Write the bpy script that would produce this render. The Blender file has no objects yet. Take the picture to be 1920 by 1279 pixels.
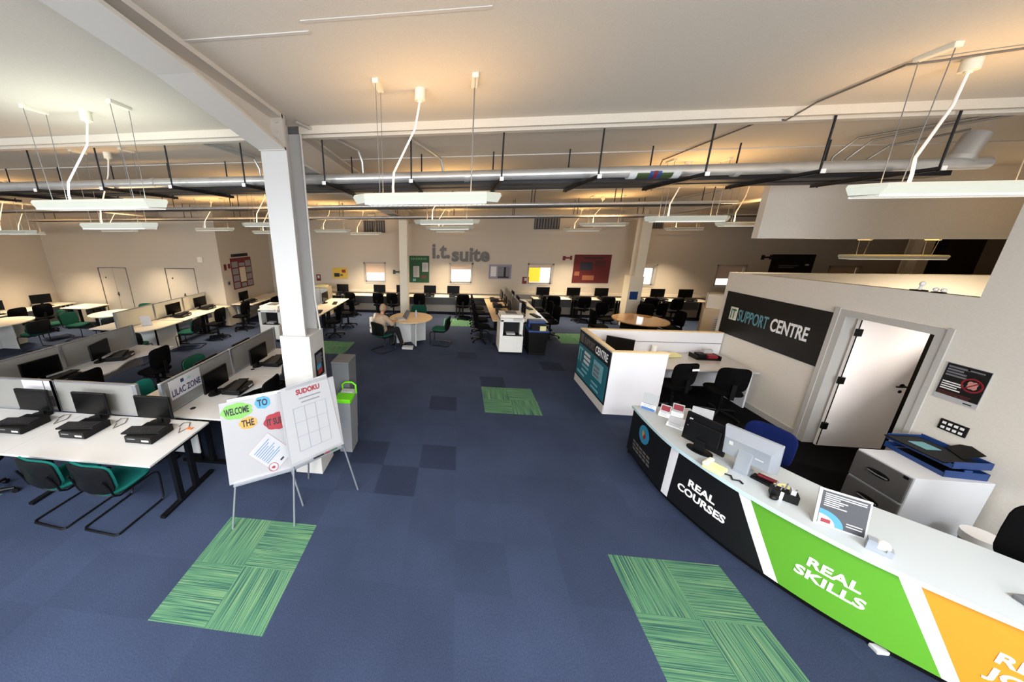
import bpy, bmesh, math, random
from mathutils import Vector, Matrix, Euler
random.seed(7)
PI = math.pi
SC = bpy.context.scene
COL = SC.collection

# ------------------------------------------------------------------ camera
F, CX, CY = 595.98, 791.7, 600.6
PITCH, YAW, ROLL = 0.263, -0.111, 0.002
CAM = Vector((0.452, -4.117, 3.051))
cd = bpy.data.cameras.new('camera')
cam = bpy.data.objects.new('camera', cd)
COL.objects.link(cam)
fw = Vector((math.sin(YAW) * math.cos(PITCH), math.cos(YAW) * math.cos(PITCH), -math.sin(PITCH)))
r0 = Vector((math.cos(YAW), -math.sin(YAW), 0))
d0 = fw.cross(r0)
rt = math.cos(ROLL) * r0 + math.sin(ROLL) * d0
dn = -math.sin(ROLL) * r0 + math.cos(ROLL) * d0
M = Matrix((rt, -dn, -fw)).transposed().to_4x4()
M.translation = CAM
cam.matrix_world = M
cd.sensor_fit = 'HORIZONTAL'
cd.sensor_width = 36.0
cd.lens = F * 36.0 / 1920.0
cd.shift_x = (960 - CX) / 1920.0
cd.shift_y = (CY - 639.5) / 1920.0
cd.clip_start = 0.05
cd.clip_end = 200
SC.camera = cam

# ------------------------------------------------------------------ world, daylight, exposure
SC.view_settings.view_transform = 'Standard'
SC.view_settings.look = 'None'
SC.view_settings.gamma = 1.0
SC.view_settings.use_curve_mapping = False
SC.view_settings.exposure = 0.8
w = bpy.data.worlds.new('sky')
SC.world = w
w.use_nodes = True
w.node_tree.nodes['Background'].inputs[0].default_value = (0.93, 0.97, 1.0, 1)
w.node_tree.nodes['Background'].inputs[1].default_value = 2.2

def area(name, loc, rot, sx, sy, power, color, spread=PI):
    l = bpy.data.lights.new(name, 'AREA')
    l.shape = 'RECTANGLE'; l.size = sx; l.size_y = sy; l.energy = power; l.color = color; l.spread = spread
    o = bpy.data.objects.new(name, l); COL.objects.link(o)
    o.location = loc; o.rotation_euler = rot
    return o
# daylight through the large windows in the wall behind the camera
for _x, _p in ((-8.5, 80), (-3.0, 160), (2.6, 155)):
    area('window_daylight', (_x, -7.42, 2.3), (math.radians(80), 0, 0), 3.6, 2.2, _p, (0.92, 0.96, 1.0), math.radians(170))
# added area lights, out of view, brightening the near end of the room
for _x, _p in ((-6.5, 230), (-1.6, 250), (3.2, 190)):
    area('near_fill_light', (_x, -5.4, 4.29), (math.radians(26), 0, 0), 4.4, 1.3, _p, (0.94, 0.97, 1.0), math.radians(120))
LAMP_UP, LAMP_DOWN = 4.0, 5.0

# ------------------------------------------------------------------ materials
MATS = {}
def mat(name, col, rough=0.5, metal=0.0, spec=0.5, noise=None, bump=0.0, bscale=200.0, emit=None, estr=0.0, alpha=None):
    if name in MATS: return MATS[name]
    m = bpy.data.materials.new(name); m.use_nodes = True
    nt = m.node_tree; b = nt.nodes['Principled BSDF']
    c = tuple(col) + (1,)
    b.inputs['Base Color'].default_value = c
    b.inputs['Roughness'].default_value = rough
    b.inputs['Metallic'].default_value = metal
    b.inputs['Specular IOR Level'].default_value = spec
    if emit:
        b.inputs['Emission Color'].default_value = tuple(emit) + (1,)
        b.inputs['Emission Strength'].default_value = estr
    if noise or bump:
        tc = nt.nodes.new('ShaderNodeTexCoord')
        n = nt.nodes.new('ShaderNodeTexNoise'); n.inputs['Scale'].default_value = bscale; n.inputs['Detail'].default_value = 4
        nt.links.new(tc.outputs['Object'], n.inputs['Vector'])
        if noise:
            rp = nt.nodes.new('ShaderNodeMapRange')
            rp.inputs[1].default_value = 0.3; rp.inputs[2].default_value = 0.7
            rp.inputs[3].default_value = 1 - noise; rp.inputs[4].default_value = 1 + noise
            nt.links.new(n.outputs['Fac'], rp.inputs[0])
            mx = nt.nodes.new('ShaderNodeVectorMath'); mx.operation = 'SCALE'
            mx.inputs[0].default_value = col
            nt.links.new(rp.outputs[0], mx.inputs['Scale'])
            nt.links.new(mx.outputs[0], b.inputs['Base Color'])
        if bump:
            bp = nt.nodes.new('ShaderNodeBump'); bp.inputs['Strength'].default_value = bump; bp.inputs['Distance'].default_value = 0.01
            nt.links.new(n.outputs['Fac'], bp.inputs['Height'])
            nt.links.new(bp.outputs[0], b.inputs['Normal'])
    MATS[name] = m
    return m

def srgb(r, g, b):
    f = lambda v: (v / 255 / 12.92) if v / 255 <= 0.04045 else ((v / 255 + 0.055) / 1.055) ** 2.4
    c = (f(r), f(g), f(b)); y = 0.21 * c[0] + 0.72 * c[1] + 0.07 * c[2]
    k = min(1.0, (max(y, 0.002) / 0.8) ** 0.25)
    return (c[0] * k, c[1] * k, c[2] * k)

def carpet_mat(name, col, var=0.35):
    m = bpy.data.materials.new(name); m.use_nodes = True
    nt = m.node_tree; b = nt.nodes['Principled BSDF']; b.inputs['Roughness'].default_value = 0.95
    b.inputs['Specular IOR Level'].default_value = 0.1
    tc = nt.nodes.new('ShaderNodeTexCoord')
    n = nt.nodes.new('ShaderNodeTexNoise'); n.inputs['Scale'].default_value = 90; n.inputs['Detail'].default_value = 6; n.inputs['Roughness'].default_value = 0.8
    nt.links.new(tc.outputs['Object'], n.inputs['Vector'])
    n2 = nt.nodes.new('ShaderNodeTexNoise'); n2.inputs['Scale'].default_value = 1.1; n2.inputs['Detail'].default_value = 3
    nt.links.new(tc.outputs['Object'], n2.inputs['Vector'])
    sn = nt.nodes.new('ShaderNodeVectorMath'); sn.operation = 'SNAP'; sn.inputs[1].default_value = (0.5, 0.5, 5)
    of = nt.nodes.new('ShaderNodeVectorMath'); of.operation = 'ADD'; of.inputs[1].default_value = (0.001, 0.001, 0.2)
    nt.links.new(tc.outputs['Object'], of.inputs[0]); nt.links.new(of.outputs[0], sn.inputs[0])
    wn = nt.nodes.new('ShaderNodeTexWhiteNoise'); nt.links.new(sn.outputs[0], wn.inputs['Vector'])
    a = nt.nodes.new('ShaderNodeMapRange'); a.inputs[1].default_value = 0.3; a.inputs[2].default_value = 0.7; a.inputs[3].default_value = 1 - var; a.inputs[4].default_value = 1 + var
    nt.links.new(n.outputs['Fac'], a.inputs[0])
    c2 = nt.nodes.new('ShaderNodeMapRange'); c2.inputs[3].default_value = 0.93; c2.inputs[4].default_value = 1.07
    nt.links.new(wn.outputs['Value'], c2.inputs[0])
    c3 = nt.nodes.new('ShaderNodeMapRange'); c3.inputs[1].default_value = .3; c3.inputs[2].default_value = .7; c3.inputs[3].default_value = 0.88; c3.inputs[4].default_value = 1.12
    nt.links.new(n2.outputs['Fac'], c3.inputs[0])
    m1 = nt.nodes.new('ShaderNodeMath'); m1.operation = 'MULTIPLY'; nt.links.new(a.outputs[0], m1.inputs[0]); nt.links.new(c2.outputs[0], m1.inputs[1])
    m2 = nt.nodes.new('ShaderNodeMath'); m2.operation = 'MULTIPLY'; nt.links.new(m1.outputs[0], m2.inputs[0]); nt.links.new(c3.outputs[0], m2.inputs[1])
    v = nt.nodes.new('ShaderNodeVectorMath'); v.operation = 'SCALE'; v.inputs[0].default_value = col
    nt.links.new(m2.outputs[0], v.inputs['Scale']); nt.links.new(v.outputs[0], b.inputs['Base Color'])
    bp = nt.nodes.new('ShaderNodeBump'); bp.inputs['Strength'].default_value = 0.5; bp.inputs['Distance'].default_value = 0.01
    nt.links.new(n.outputs['Fac'], bp.inputs['Height']); nt.links.new(bp.outputs[0], b.inputs['Normal'])
    return m

def stripe_mat(name, along_y):
    m = bpy.data.materials.new(name); m.use_nodes = True
    nt = m.node_tree; b = nt.nodes['Principled BSDF']; b.inputs['Roughness'].default_value = 0.95; b.inputs['Specular IOR Level'].default_value = 0.1
    tc = nt.nodes.new('ShaderNodeTexCoord'); mp = nt.nodes.new('ShaderNodeMapping')
    mp.inputs['Scale'].default_value = (130, 1.6, 1) if along_y else (1.6, 130, 1)
    nt.links.new(tc.outputs['Object'], mp.inputs[0])
    n = nt.nodes.new('ShaderNodeTexNoise'); n.inputs['Scale'].default_value = 1.0; n.inputs['Detail'].default_value = 2
    nt.links.new(mp.outputs[0], n.inputs['Vector'])
    r = nt.nodes.new('ShaderNodeValToRGB'); e = r.color_ramp.elements
    e[0].position = 0.25; e[0].color = srgb(30, 66, 78) + (1,)
    e[1].position = 0.72; e[1].color = srgb(130, 148, 102) + (1,)
    x = e.new(0.42); x.color = srgb(64, 104, 90) + (1,)
    x = e.new(0.52); x.color = srgb(86, 131, 97) + (1,)
    x = e.new(0.60); x.color = srgb(100, 138, 104) + (1,)
    nt.links.new(n.outputs['Fac'], r.inputs[0])
    nt.links.new(r.outputs[0], b.inputs['Base Color'])
    return m

BLUE = carpet_mat('blue_carpet', srgb(64, 75, 101))
DARKT = carpet_mat('darker_blue_carpet', srgb(54, 62, 86))
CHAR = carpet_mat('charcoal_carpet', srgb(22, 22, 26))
GREENX = stripe_mat('green_striped_carpet_across', False)
GREENY = stripe_mat('green_striped_carpet_along', True)
WALL = mat('wall_paint', srgb(198, 189, 175), 0.85, spec=.2, noise=.03, bscale=60)
WALLG = mat('grey_wall_paint', srgb(224, 218, 208), 0.85, spec=.2, noise=.03, bscale=60)
CEIL = mat('ceiling_panel', srgb(210, 201, 187), 0.9, spec=.2, noise=.05, bscale=120, bump=.05)
STEELW = mat('white_painted_steel', srgb(186, 184, 182), 0.45)
BEAMW = mat('beam_paint', srgb(206, 200, 192), 0.6)
TRIMW = mat('white_gloss_trim', srgb(196, 193, 188), 0.35)
DOORW = mat('white_door', srgb(236, 228, 224), 0.4)
DESKW = mat('white_laminate', srgb(192, 190, 188), 0.2)
DESKB = mat('beech_laminate', srgb(222, 194, 152), 0.35, noise=.05, bscale=12)
DESKC = mat('cream_laminate', srgb(232, 220, 200), 0.3, noise=.03, bscale=12)
BLACKP = mat('black_plastic', srgb(14, 14, 16), 0.5, spec=.3)
BLACKM = mat('black_metal', srgb(22, 22, 24), 0.35, metal=0.2)
BLACKF = mat('black_fabric', srgb(14, 14, 16), 0.95, spec=.1, bump=.2, bscale=300)
SCREEN = mat('dark_screen', srgb(9, 9, 11), 0.3, spec=.25)
TEALF = mat('teal_fabric', srgb(30, 120, 112), 0.95, spec=.1, bump=.2, bscale=300)
GREENF = mat('green_fabric', srgb(34, 92, 76), 0.95, spec=.1, bump=.2, bscale=300)
BLUEF = mat('blue_fabric', srgb(28, 44, 110), 0.95, spec=.1, bump=.2, bscale=300)
GREYP = mat('grey_plastic', srgb(120, 122, 126), 0.5)
LGREY = mat('light_grey_plastic', srgb(205, 206, 204), 0.45)
SILVER = mat('silver_plastic', srgb(168, 174, 184), 0.35, metal=.3)
ALU = mat('aluminium', srgb(190, 194, 200), 0.3, metal=.8)
DUCTM = mat('galvanised_steel', srgb(206, 204, 200), 0.32, metal=.55, noise=.06, bscale=8)
DARKST = mat('dark_galvanised_steel', srgb(70, 70, 74), 0.5, metal=.6)
RODM = mat('dark_rod_steel', srgb(52, 54, 60), 0.5, metal=.5)
SCREENF = mat('grey_screen_fabric', srgb(142, 140, 136), 0.8, spec=.2, bump=.1, bscale=250)
PAPER = mat('white_paper', srgb(190, 190, 192), 0.7)
BOARDW = mat('whiteboard', srgb(160, 159, 161), 0.3)
CREAMST = mat('cream_painted_steel', srgb(232, 222, 200), 0.5)
CREAM = mat('cream_plastic', srgb(226, 222, 204), 0.5)
LAMPB = mat('luminaire_body', srgb(208, 209, 194), 0.4)
SIGNK = mat('black_sign', srgb(20, 19, 22), 0.5)
SIGNW = mat('white_lettering', srgb(240, 238, 236), 0.5)
SIGNT = mat('teal_lettering', srgb(104, 162, 176), 0.5)
TEALP = mat('teal_poster', srgb(40, 122, 138), 0.5)
TEALL = mat('pale_teal_poster', srgb(120, 178, 188), 0.5)
REDP = mat('red_poster', srgb(140, 28, 40), 0.6)
REDL = mat('red_print', srgb(168, 34, 48), 0.6)
GREENP = mat('green_board', srgb(36, 96, 58), 0.7)
YELP = mat('yellow_poster', srgb(214, 180, 62), 0.6)
PURP = mat('purple_grey_poster', srgb(150, 144, 168), 0.6)
INK = mat('dark_ink', srgb(40, 38, 46), 0.7)
GREYI = mat('grey_ink', srgb(130, 130, 136), 0.7)
BLUEI = mat('blue_ink', srgb(78, 122, 165), 0.6)
LETTERG = mat('grey_letters', srgb(112, 106, 100), 0.5)
LIMEP = mat('lime_panel', srgb(98, 168, 46), 0.4)
ORAP = mat('orange_panel', srgb(226, 148, 44), 0.4)
WHITEP = mat('white_panel', srgb(226, 224, 227), 0.4)
LIMEB = mat('lime_plastic', srgb(110, 214, 20), 0.4)
BLUEP = mat('blue_plastic', srgb(36, 78, 150), 0.4)
BROWN = mat('brown_cladding', srgb(92, 72, 58), 0.7, noise=.08, bscale=10)
DGREY = mat('dark_grey_cladding', srgb(66, 62, 62), 0.7, noise=.05, bscale=10)
GREYCAB = mat('grey_steel', srgb(104, 102, 100), 0.45)
LCAB = mat('pale_grey_steel', srgb(212, 214, 218), 0.45)
BLINDM = mat('blind_fabric', srgb(226, 200, 178), 0.8, emit=(0.9, .7, .52), estr=0.0)
SKIN = mat('skin', srgb(196, 140, 110), 0.55)
HAIRM = mat('pale_hair', srgb(176, 150, 120), 0.8)
BEIGEC = mat('beige_jacket', srgb(190, 164, 138), 0.85)
CREAMC = mat('cream_sleeve', srgb(232, 224, 206), 0.85)
DARKC = mat('dark_trousers', srgb(30, 30, 36), 0.9)
LIGHTSTRIP = mat('lit_louvre', (0.9, 0.88, 0.8), 0.4, emit=(1, 0.95, 0.85), estr=0.12)
COPW = mat('copier_white', srgb(228, 226, 220), 0.45)
WOODT = mat('pale_wood_cap', srgb(236, 214, 176), 0.4)
YNOTE = mat('yellow_note', srgb(226, 218, 160), 0.7)
SKYB = mat('sky_blue_print', srgb(70, 148, 186), 0.6)
LGREEN = mat('light_green_print', srgb(112, 168, 76), 0.6)
AMBER = mat('amber_print', srgb(190, 144, 62), 0.6)
glass = bpy.data.materials.new('window_glass'); glass.use_nodes = True
_nt = glass.node_tree; _nt.nodes.clear()
_o = _nt.nodes.new('ShaderNodeOutputMaterial'); _mx = _nt.nodes.new('ShaderNodeMixShader'); _t = _nt.nodes.new('ShaderNodeBsdfTransparent'); _g = _nt.nodes.new('ShaderNodeBsdfGlossy')
_g.inputs['Roughness'].default_value = 0.02; _mx.inputs[0].default_value = 0.06
_nt.links.new(_t.outputs[0], _mx.inputs[1]); _nt.links.new(_g.outputs[0], _mx.inputs[2]); _nt.links.new(_mx.outputs[0], _o.inputs[0])

# ------------------------------------------------------------------ mesh helpers
class MB:
    def __init__(s): s.v = []; s.f = []
    def add(s, vs, fs, m=None):
        n = len(s.v)
        s.v += [tuple(m @ Vector(q)) if m else tuple(q) for q in vs]
        s.f += [tuple(i + n for i in q) for q in fs]
        return s
    def box(s, x0, x1, y0, y1, z0, z1, m=None, c=0.0):
        if c > 0:
            bm = bmesh.new(); bmesh.ops.create_cube(bm, size=1)
            for v in bm.verts: v.co = Vector(((x0 + x1) / 2 + v.co.x * (x1 - x0), (y0 + y1) / 2 + v.co.y * (y1 - y0), (z0 + z1) / 2 + v.co.z * (z1 - z0)))
            bmesh.ops.bevel(bm, geom=list(bm.edges), offset=c, segments=2, affect='EDGES', profile=0.6)
            bm.verts.index_update()
            s.add([v.co[:] for v in bm.verts], [[v.index for v in f.verts] for f in bm.faces], m); bm.free(); return s
        return s.add([(x0, y0, z0), (x1, y0, z0), (x1, y1, z0), (x0, y1, z0), (x0, y0, z1), (x1, y0, z1), (x1, y1, z1), (x0, y1, z1)],
                     [(0, 3, 2, 1), (4, 5, 6, 7), (0, 1, 5, 4), (1, 2, 6, 5), (2, 3, 7, 6), (3, 0, 4, 7)], m)
    def prism(s, poly, z0, z1, m=None):
        n = len(poly)
        vs = [(p[0], p[1], z0) for p in poly] + [(p[0], p[1], z1) for p in poly]
        fs = [tuple(range(n - 1, -1, -1)), tuple(range(n, 2 * n))] + [(i, (i + 1) % n, n + (i + 1) % n, n + i) for i in range(n)]
        return s.add(vs, fs, m)
    def cyl(s, p0, p1, r, n=12, r1=None, m=None):
        p0, p1 = Vector(p0), Vector(p1); r1 = r if r1 is None else r1
        d = (p1 - p0).normalized(); a = d.orthogonal().normalized(); b = d.cross(a)
        vs = [p0 + (a * math.cos(2 * PI * i / n) + b * math.sin(2 * PI * i / n)) * r for i in range(n)]
        vs += [p1 + (a * math.cos(2 * PI * i / n) + b * math.sin(2 * PI * i / n)) * r1 for i in range(n)]
        fs = [(i, (i + 1) % n, n + (i + 1) % n, n + i) for i in range(n)] + [tuple(range(n - 1, -1, -1)), tuple(range(n, 2 * n))]
        return s.add(vs, fs, m)
    def tube(s, pts, r, n=8, m=None):
        P = [Vector(p) for p in pts]; rings = []
        up = None
        for i, p in enumerate(P):
            d = ((P[min(i + 1, len(P) - 1)] - P[max(i - 1, 0)])).normalized()
            a = d.orthogonal().normalized() if up is None else (up - d * up.dot(d)).normalized()
            up = a; b = d.cross(a)
            rr = r[i] if isinstance(r, (list, tuple)) else r
            rings.append([p + (a * math.cos(2 * PI * k / n) + b * math.sin(2 * PI * k / n)) * rr for k in range(n)])
        vs = [q for g in rings for q in g]; fs = []
        for i in range(len(P) - 1):
            for k in range(n): fs.append((i * n + k, i * n + (k + 1) % n, (i + 1) * n + (k + 1) % n, (i + 1) * n + k))
        fs += [tuple(range(n - 1, -1, -1)), tuple(range((len(P) - 1) * n, len(P) * n))]
        return s.add(vs, fs, m)
    def ell(s, c, rx, ry, rz, n=14, k=9, m=None):
        vs = []; fs = []
        for j in range(k + 1):
            t = PI * j / k
            for i in range(n):
                a = 2 * PI * i / n
                vs.append((c[0] + rx * math.sin(t) * math.cos(a), c[1] + ry * math.sin(t) * math.sin(a), c[2] + rz * math.cos(t)))
        for j in range(k):
            for i in range(n): fs.append((j * n + i, (j + 1) * n + i, (j + 1) * n + (i + 1) % n, j * n + (i + 1) % n))
        return s.add(vs, fs, m)
    def build(s, name, material, parent=None, smooth=False, loc=None):
        me = bpy.data.meshes.new(name); me.from_pydata(s.v, [], s.f); me.validate(); me.update()
        bm = bmesh.new(); bm.from_mesh(me); bmesh.ops.recalc_face_normals(bm, faces=bm.faces)
        if smooth:
            for f in bm.faces: f.smooth = True
            for e in bm.edges:
                if len(e.link_faces) == 2 and e.calc_face_angle(0) > 0.7: e.smooth = False
        bm.to_mesh(me); bm.free()
        me.materials.append(material)
        o = bpy.data.objects.new(name, me); COL.objects.link(o)
        if parent: o.parent = parent
        if loc: o.location = loc
        return o

def B(x0, x1, y0, y1, z0, z1, name, material, parent=None, c=0.0):
    return MB().box(x0, x1, y0, y1, z0, z1, c=c).build(name, material, parent)
def tag(o, label, cat, group=None):
    o['label'] = label; o['category'] = cat
    if group: o['group'] = group
    return o
def thing(name, label, cat, loc=(0, 0, 0), rz=0.0, group=None):
    o = bpy.data.objects.new(name, None); COL.objects.link(o)
    o.empty_display_size = 0.1
    o.location = loc; o.rotation_euler = (0, 0, rz)
    return tag(o, label, cat, group)
def struct(o):
    o['kind'] = 'structure'; return o
def sthing(name, loc=(0, 0, 0), rz=0.0):
    o = bpy.data.objects.new(name, None); COL.objects.link(o); o.location = loc; o.rotation_euler = (0, 0, rz)
    o['kind'] = 'structure'; return o
def dup(root, loc, rz=None, label=None, group=None):
    r = root.copy(); COL.objects.link(r); r.location = loc
    if rz is not None: r.rotation_euler = (0, 0, rz)
    if label: r['label'] = label
    if group: r['group'] = group
    for ch in list(root.children):
        c = ch.copy(); COL.objects.link(c); c.parent = r
        for g in list(ch.children):
            d = g.copy(); COL.objects.link(d); d.parent = c
    return r
def text_mesh(body, size, sx=1.0, bold=0.0, ext=0.001, align='LEFT', space=1.0):
    cu = bpy.data.curves.new('lettering', 'FONT'); cu.body = body; cu.size = size; cu.offset = bold; cu.extrude = ext
    cu.align_x = align; cu.space_character = space; cu.resolution_u = 3
    o = bpy.data.objects.new('lettering', cu); COL.objects.link(o)
    dg = bpy.context.evaluated_depsgraph_get(); dg.update()
    me = bpy.data.meshes.new_from_object(o.evaluated_get(dg))
    bpy.data.objects.remove(o); bpy.data.curves.remove(cu)
    for v in me.vertices: v.co.x *= sx
    return me
def text(name, body, size, material, parent, x, z, y, sx=1.0, bold=0.0, ext=0.0012, align='LEFT', space=1.0, width=None, rot=0.0):
    """lettering on an upright plane: x right, z up, facing -y in the parent's frame"""
    me = text_mesh(body, size, sx, bold, ext, align, space)
    if width:
        xs = [v.co.x for v in me.vertices]; wd = max(xs) - min(xs); x_0 = min(xs)
        for v in me.vertices: v.co.x = (v.co.x - (x_0 if align == 'LEFT' else 0)) * width / wd
    c_, s_ = math.cos(rot), math.sin(rot)
    for v in me.vertices:
        a, b, d = v.co
        v.co = (x + a * c_ - b * s_, y - d, z + a * s_ + b * c_)
    me.materials.clear(); me.materials.append(material)
    o = bpy.data.objects.new(name, me); COL.objects.link(o); o.parent = parent
    return o
def plate(name, x0, x1, z0, z1, y, t, material, parent):
    return MB().box(x0, x1, y - t, y, z0, z1).build(name, material, parent)
def lines(name, x0, x1, z1, n, pitch, h, y, material, parent, rag=True, rot=None):
    b = MB()
    for i in range(n):
        e = x1 - (random.random() * 0.3 * (x1 - x0) if rag else 0)
        z = z1 - i * pitch
        b.box(x0, e, y - 0.0012, y, z - h, z)
    return b.build(name, material, parent)
def blob(cx, cz, rx, rz, n=9, amp=0.12, seed=1):
    rnd = random.Random(seed); out = []
    for i in range(n * 6):
        a = 2 * PI * i / (n * 6)
        k = 1 + amp * abs(math.sin(n * a / 2)) - amp * .5 + rnd.uniform(-.02, .02)
        out.append((cx + rx * k * math.cos(a), cz + rz * k * math.sin(a)))
    return out
def flat(name, poly, y, t, material, parent):
    n = len(poly)
    vs = [(p[0], y, p[1]) for p in poly] + [(p[0], y - t, p[1]) for p in poly]
    fs = [tuple(range(n)), tuple(range(2 * n - 1, n - 1, -1))] + [(i, (i + 1) % n, n + (i + 1) % n, n + i) for i in range(n)]
    return MB().add(vs, fs).build(name, material, parent)

def ceil_z(y): return 4.2 - 0.035 * (y + 0.7)

# ------------------------------------------------------------------ setting
X0, X1, Y0, Y1 = -14.5, 20.0, -7.5, 8.6
green = {}
def gpatch(i, j, flip=0):
    for a in (0, 1):
        for b in (0, 1): green[(i + a, j + b)] = (a + b + flip) % 2
for i, j, fl in ((2, 2, 0), (-4, -5, 0), (4, -5, 0), (-7, 7, 0), (7, 10, 0), (0, 13, 0), (-12, -5, 0), (-20, 5, 0)): gpatch(i, j, fl)
darkt = {(0, -1), (-1, -2), (0, 2), (2, 4), (1, 7), (-2, -1), (-6, -7), (5, 6)}
me = bpy.data.meshes.new('floor')
vs, fs, mi = [], [], []
for i in range(int(X0 * 2), int(X1 * 2)):
    for j in range(-16, 18):
        n = len(vs)
        vs += [(i * .5, j * .5, 0), (i * .5 + .5, j * .5, 0), (i * .5 + .5, j * .5 + .5, 0), (i * .5, j * .5 + .5, 0)]
        fs.append((n, n + 1, n + 2, n + 3))
        if (i, j) in green: k = 2 + green[(i, j)]
        elif (i, j) in darkt: k = 1
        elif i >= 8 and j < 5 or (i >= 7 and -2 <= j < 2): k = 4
        else: k = 0
        mi.append(k)
me.from_pydata(vs, [], fs); me.update()
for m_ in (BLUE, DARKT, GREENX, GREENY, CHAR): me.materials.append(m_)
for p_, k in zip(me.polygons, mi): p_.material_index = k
floor = bpy.data.objects.new('floor', me); COL.objects.link(floor); struct(floor)

cb = MB(); za, zb = ceil_z(Y0 - .3), ceil_z(Y1 + .3)
cb.add([(X0, Y0 - .3, za), (X1, Y0 - .3, za), (X1, Y1 + .3, zb), (X0, Y1 + .3, zb), (X0, Y0 - .3, za + .2), (X1, Y0 - .3, za + .2), (X1, Y1 + .3, zb + .2), (X0, Y1 + .3, zb + .2)],
       [(0, 3, 2, 1), (4, 5, 6, 7), (0, 1, 5, 4), (1, 2, 6, 5), (2, 3, 7, 6), (3, 0, 4, 7)])
struct(cb.build('ceiling', CEIL))

def wall_with_holes(name, x0, x1, z0, z1, y0, y1, holes, material):
    b = MB(); xs = sorted({x0, x1} | {h[0] for h in holes} | {h[1] for h in holes}); zs = sorted({z0, z1} | {h[2] for h in holes} | {h[3] for h in holes})
    for a in range(len(xs) - 1):
        for c in range(len(zs) - 1):
            mx, mz = (xs[a] + xs[a + 1]) / 2, (zs[c] + zs[c + 1]) / 2
            if any(h[0] < mx < h[1] and h[2] < mz < h[3] for h in holes): continue
            b.box(xs[a], xs[a + 1], y0, y1, zs[c], zs[c + 1])
    return struct(b.build(name, material))
WB = [(-3.32, -2.50), (0.16, 1.00), (3.17, 4.05), (6.86, 7.73), (9.83, 10.72), (13.4, 14.3)]
BL = [0.38, 0.22, 0.12, 0.10, 0.46, 0.66]
WZ0, WZ1 = 1.19, 1.93
wall_with_holes('wall_back', X0, X1, 0, 4.2, Y1, Y1 + .22, [(a, b, WZ0, WZ1) for a, b in WB], WALL)
for k, ((a, b), bl) in enumerate(zip(WB, BL)):
    r = sthing('window_%d' % (k + 1), (0, 0, 0))
    f = MB(); yf = Y1 + .12
    for q in ((a, a + .04, WZ0, WZ1), (b - .04, b, WZ0, WZ1), (a, b, WZ0, WZ0 + .04), (a, b, WZ1 - .04, WZ1), ): f.box(q[0], q[1], yf, yf + .05, q[2], q[3])
    f.build('window_frame', TRIMW, r)
    B(a + .04, b - .04, yf + .02, yf + .03, WZ0 + .04, WZ1 - .04, 'pane', glass, r)
    B(a + .02, b - .02, yf - .03, yf - .02, WZ1 - bl, WZ1 - .01, 'blind', BLINDM, r)
    B(a - .01, b + .01, Y1 - .02, yf, WZ0 - .03, WZ0, 'window_sill', TRIMW, r)
    t = MB()
    t.box(a - .05, a, Y1 - .012, Y1, WZ0 - .0, WZ1 + .05); t.box(b, b + .05, Y1 - .012, Y1, WZ0, WZ1 + .05); t.box(a - .05, b + .05, Y1 - .012, Y1, WZ1, WZ1 + .05)
    t.build('casing', mat('window_casing', srgb(178, 168, 156), .6), r)
tag(B(2.9, 3.86, 9.6, 10.2, 1.15, 1.84, 'signboard', mat('yellow_board', srgb(255, 214, 40), .5)), 'yellow board standing outside the window beside the small red notice', 'board')
struct(B(-4, 12, 9.5, 10.6, 0.9, 1.15, 'trim_9', WALLG))
struct(B(X0, X1, Y1 - .05, Y1, 3.04, 3.12, 'trim_1', WALL))
r = sthing('window_10', (0, -5.4, 4.345)); f = MB()  # added frame and opaque pane above the near fill lights, out of view
for x in (-9.0, -4.2, .7, 5.6): f.box(x - .05, x + .05, -.75, .75, -.04, .06)
f.box(-9.0, 5.6, -.8, -.72, -.04, .06); f.box(-9.0, 5.6, .72, .8, -.04, .06); f.build('window_frame', TRIMW, r); B(-9, 5.6, -.72, .72, .02, .03, 'pane', PAPER, r)
struct(B(-7.3, 9.6, Y1 - .09, Y1, .78, .88, 'trim_2', WALL))
DW = 5.7
b = MB(); b.box(-14.5, -11.98, DW, DW + .15, 0, 4.2); b.box(-10.88, -9.42, DW, DW + .15, 0, 4.2); b.box(-8.32, -7.35, DW, DW + .15, 0, 4.2); b.box(-11.98, -10.88, DW, DW + .15, 1.98, 4.2); b.box(-9.42, -8.32, DW, DW + .15, 1.98, 4.2)
struct(b.build('wall_left_inner', WALL))
struct(B(-7.5, -7.35, DW + .15, Y1, 0, 4.2, 'wall_left_return', WALL))
struct(B(-14.1, -13.9, Y0, DW, 0, 4.4, 'wall_left', WALL))
struct(B(19.8, 20, Y0, Y1, 0, 4.4, 'wall_far_right', WALL))
hol = [(-10.3, -6.7, 1.2, 3.4), (-4.8, -1.2, 1.2, 3.4), (0.8, 4.4, 1.2, 3.4)]
wall_with_holes('wall_front', X0, X1, 0, 4.6, Y0 - .2, Y0, hol, WALL)
for k, h in enumerate(hol):
    r = sthing('window_%d' % (k + 7)); f = MB()
    for q in ((h[0], h[0] + .06, h[2], h[3]), (h[1] - .06, h[1], h[2], h[3]), (h[0], h[1], h[2], h[2] + .06), (h[0], h[1], h[3] - .06, h[3]), ((h[0] + h[1]) / 2 - .03, (h[0] + h[1]) / 2 + .03, h[2], h[3])): f.box(q[0], q[1], Y0 - .15, Y0 - .1, q[2], q[3])
    f.build('window_frame', TRIMW, r); B(h[0] + .06, h[1] - .06, Y0 - .13, Y0 - .12, h[2] + .06, h[3] - .06, 'pane', glass, r)
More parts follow.
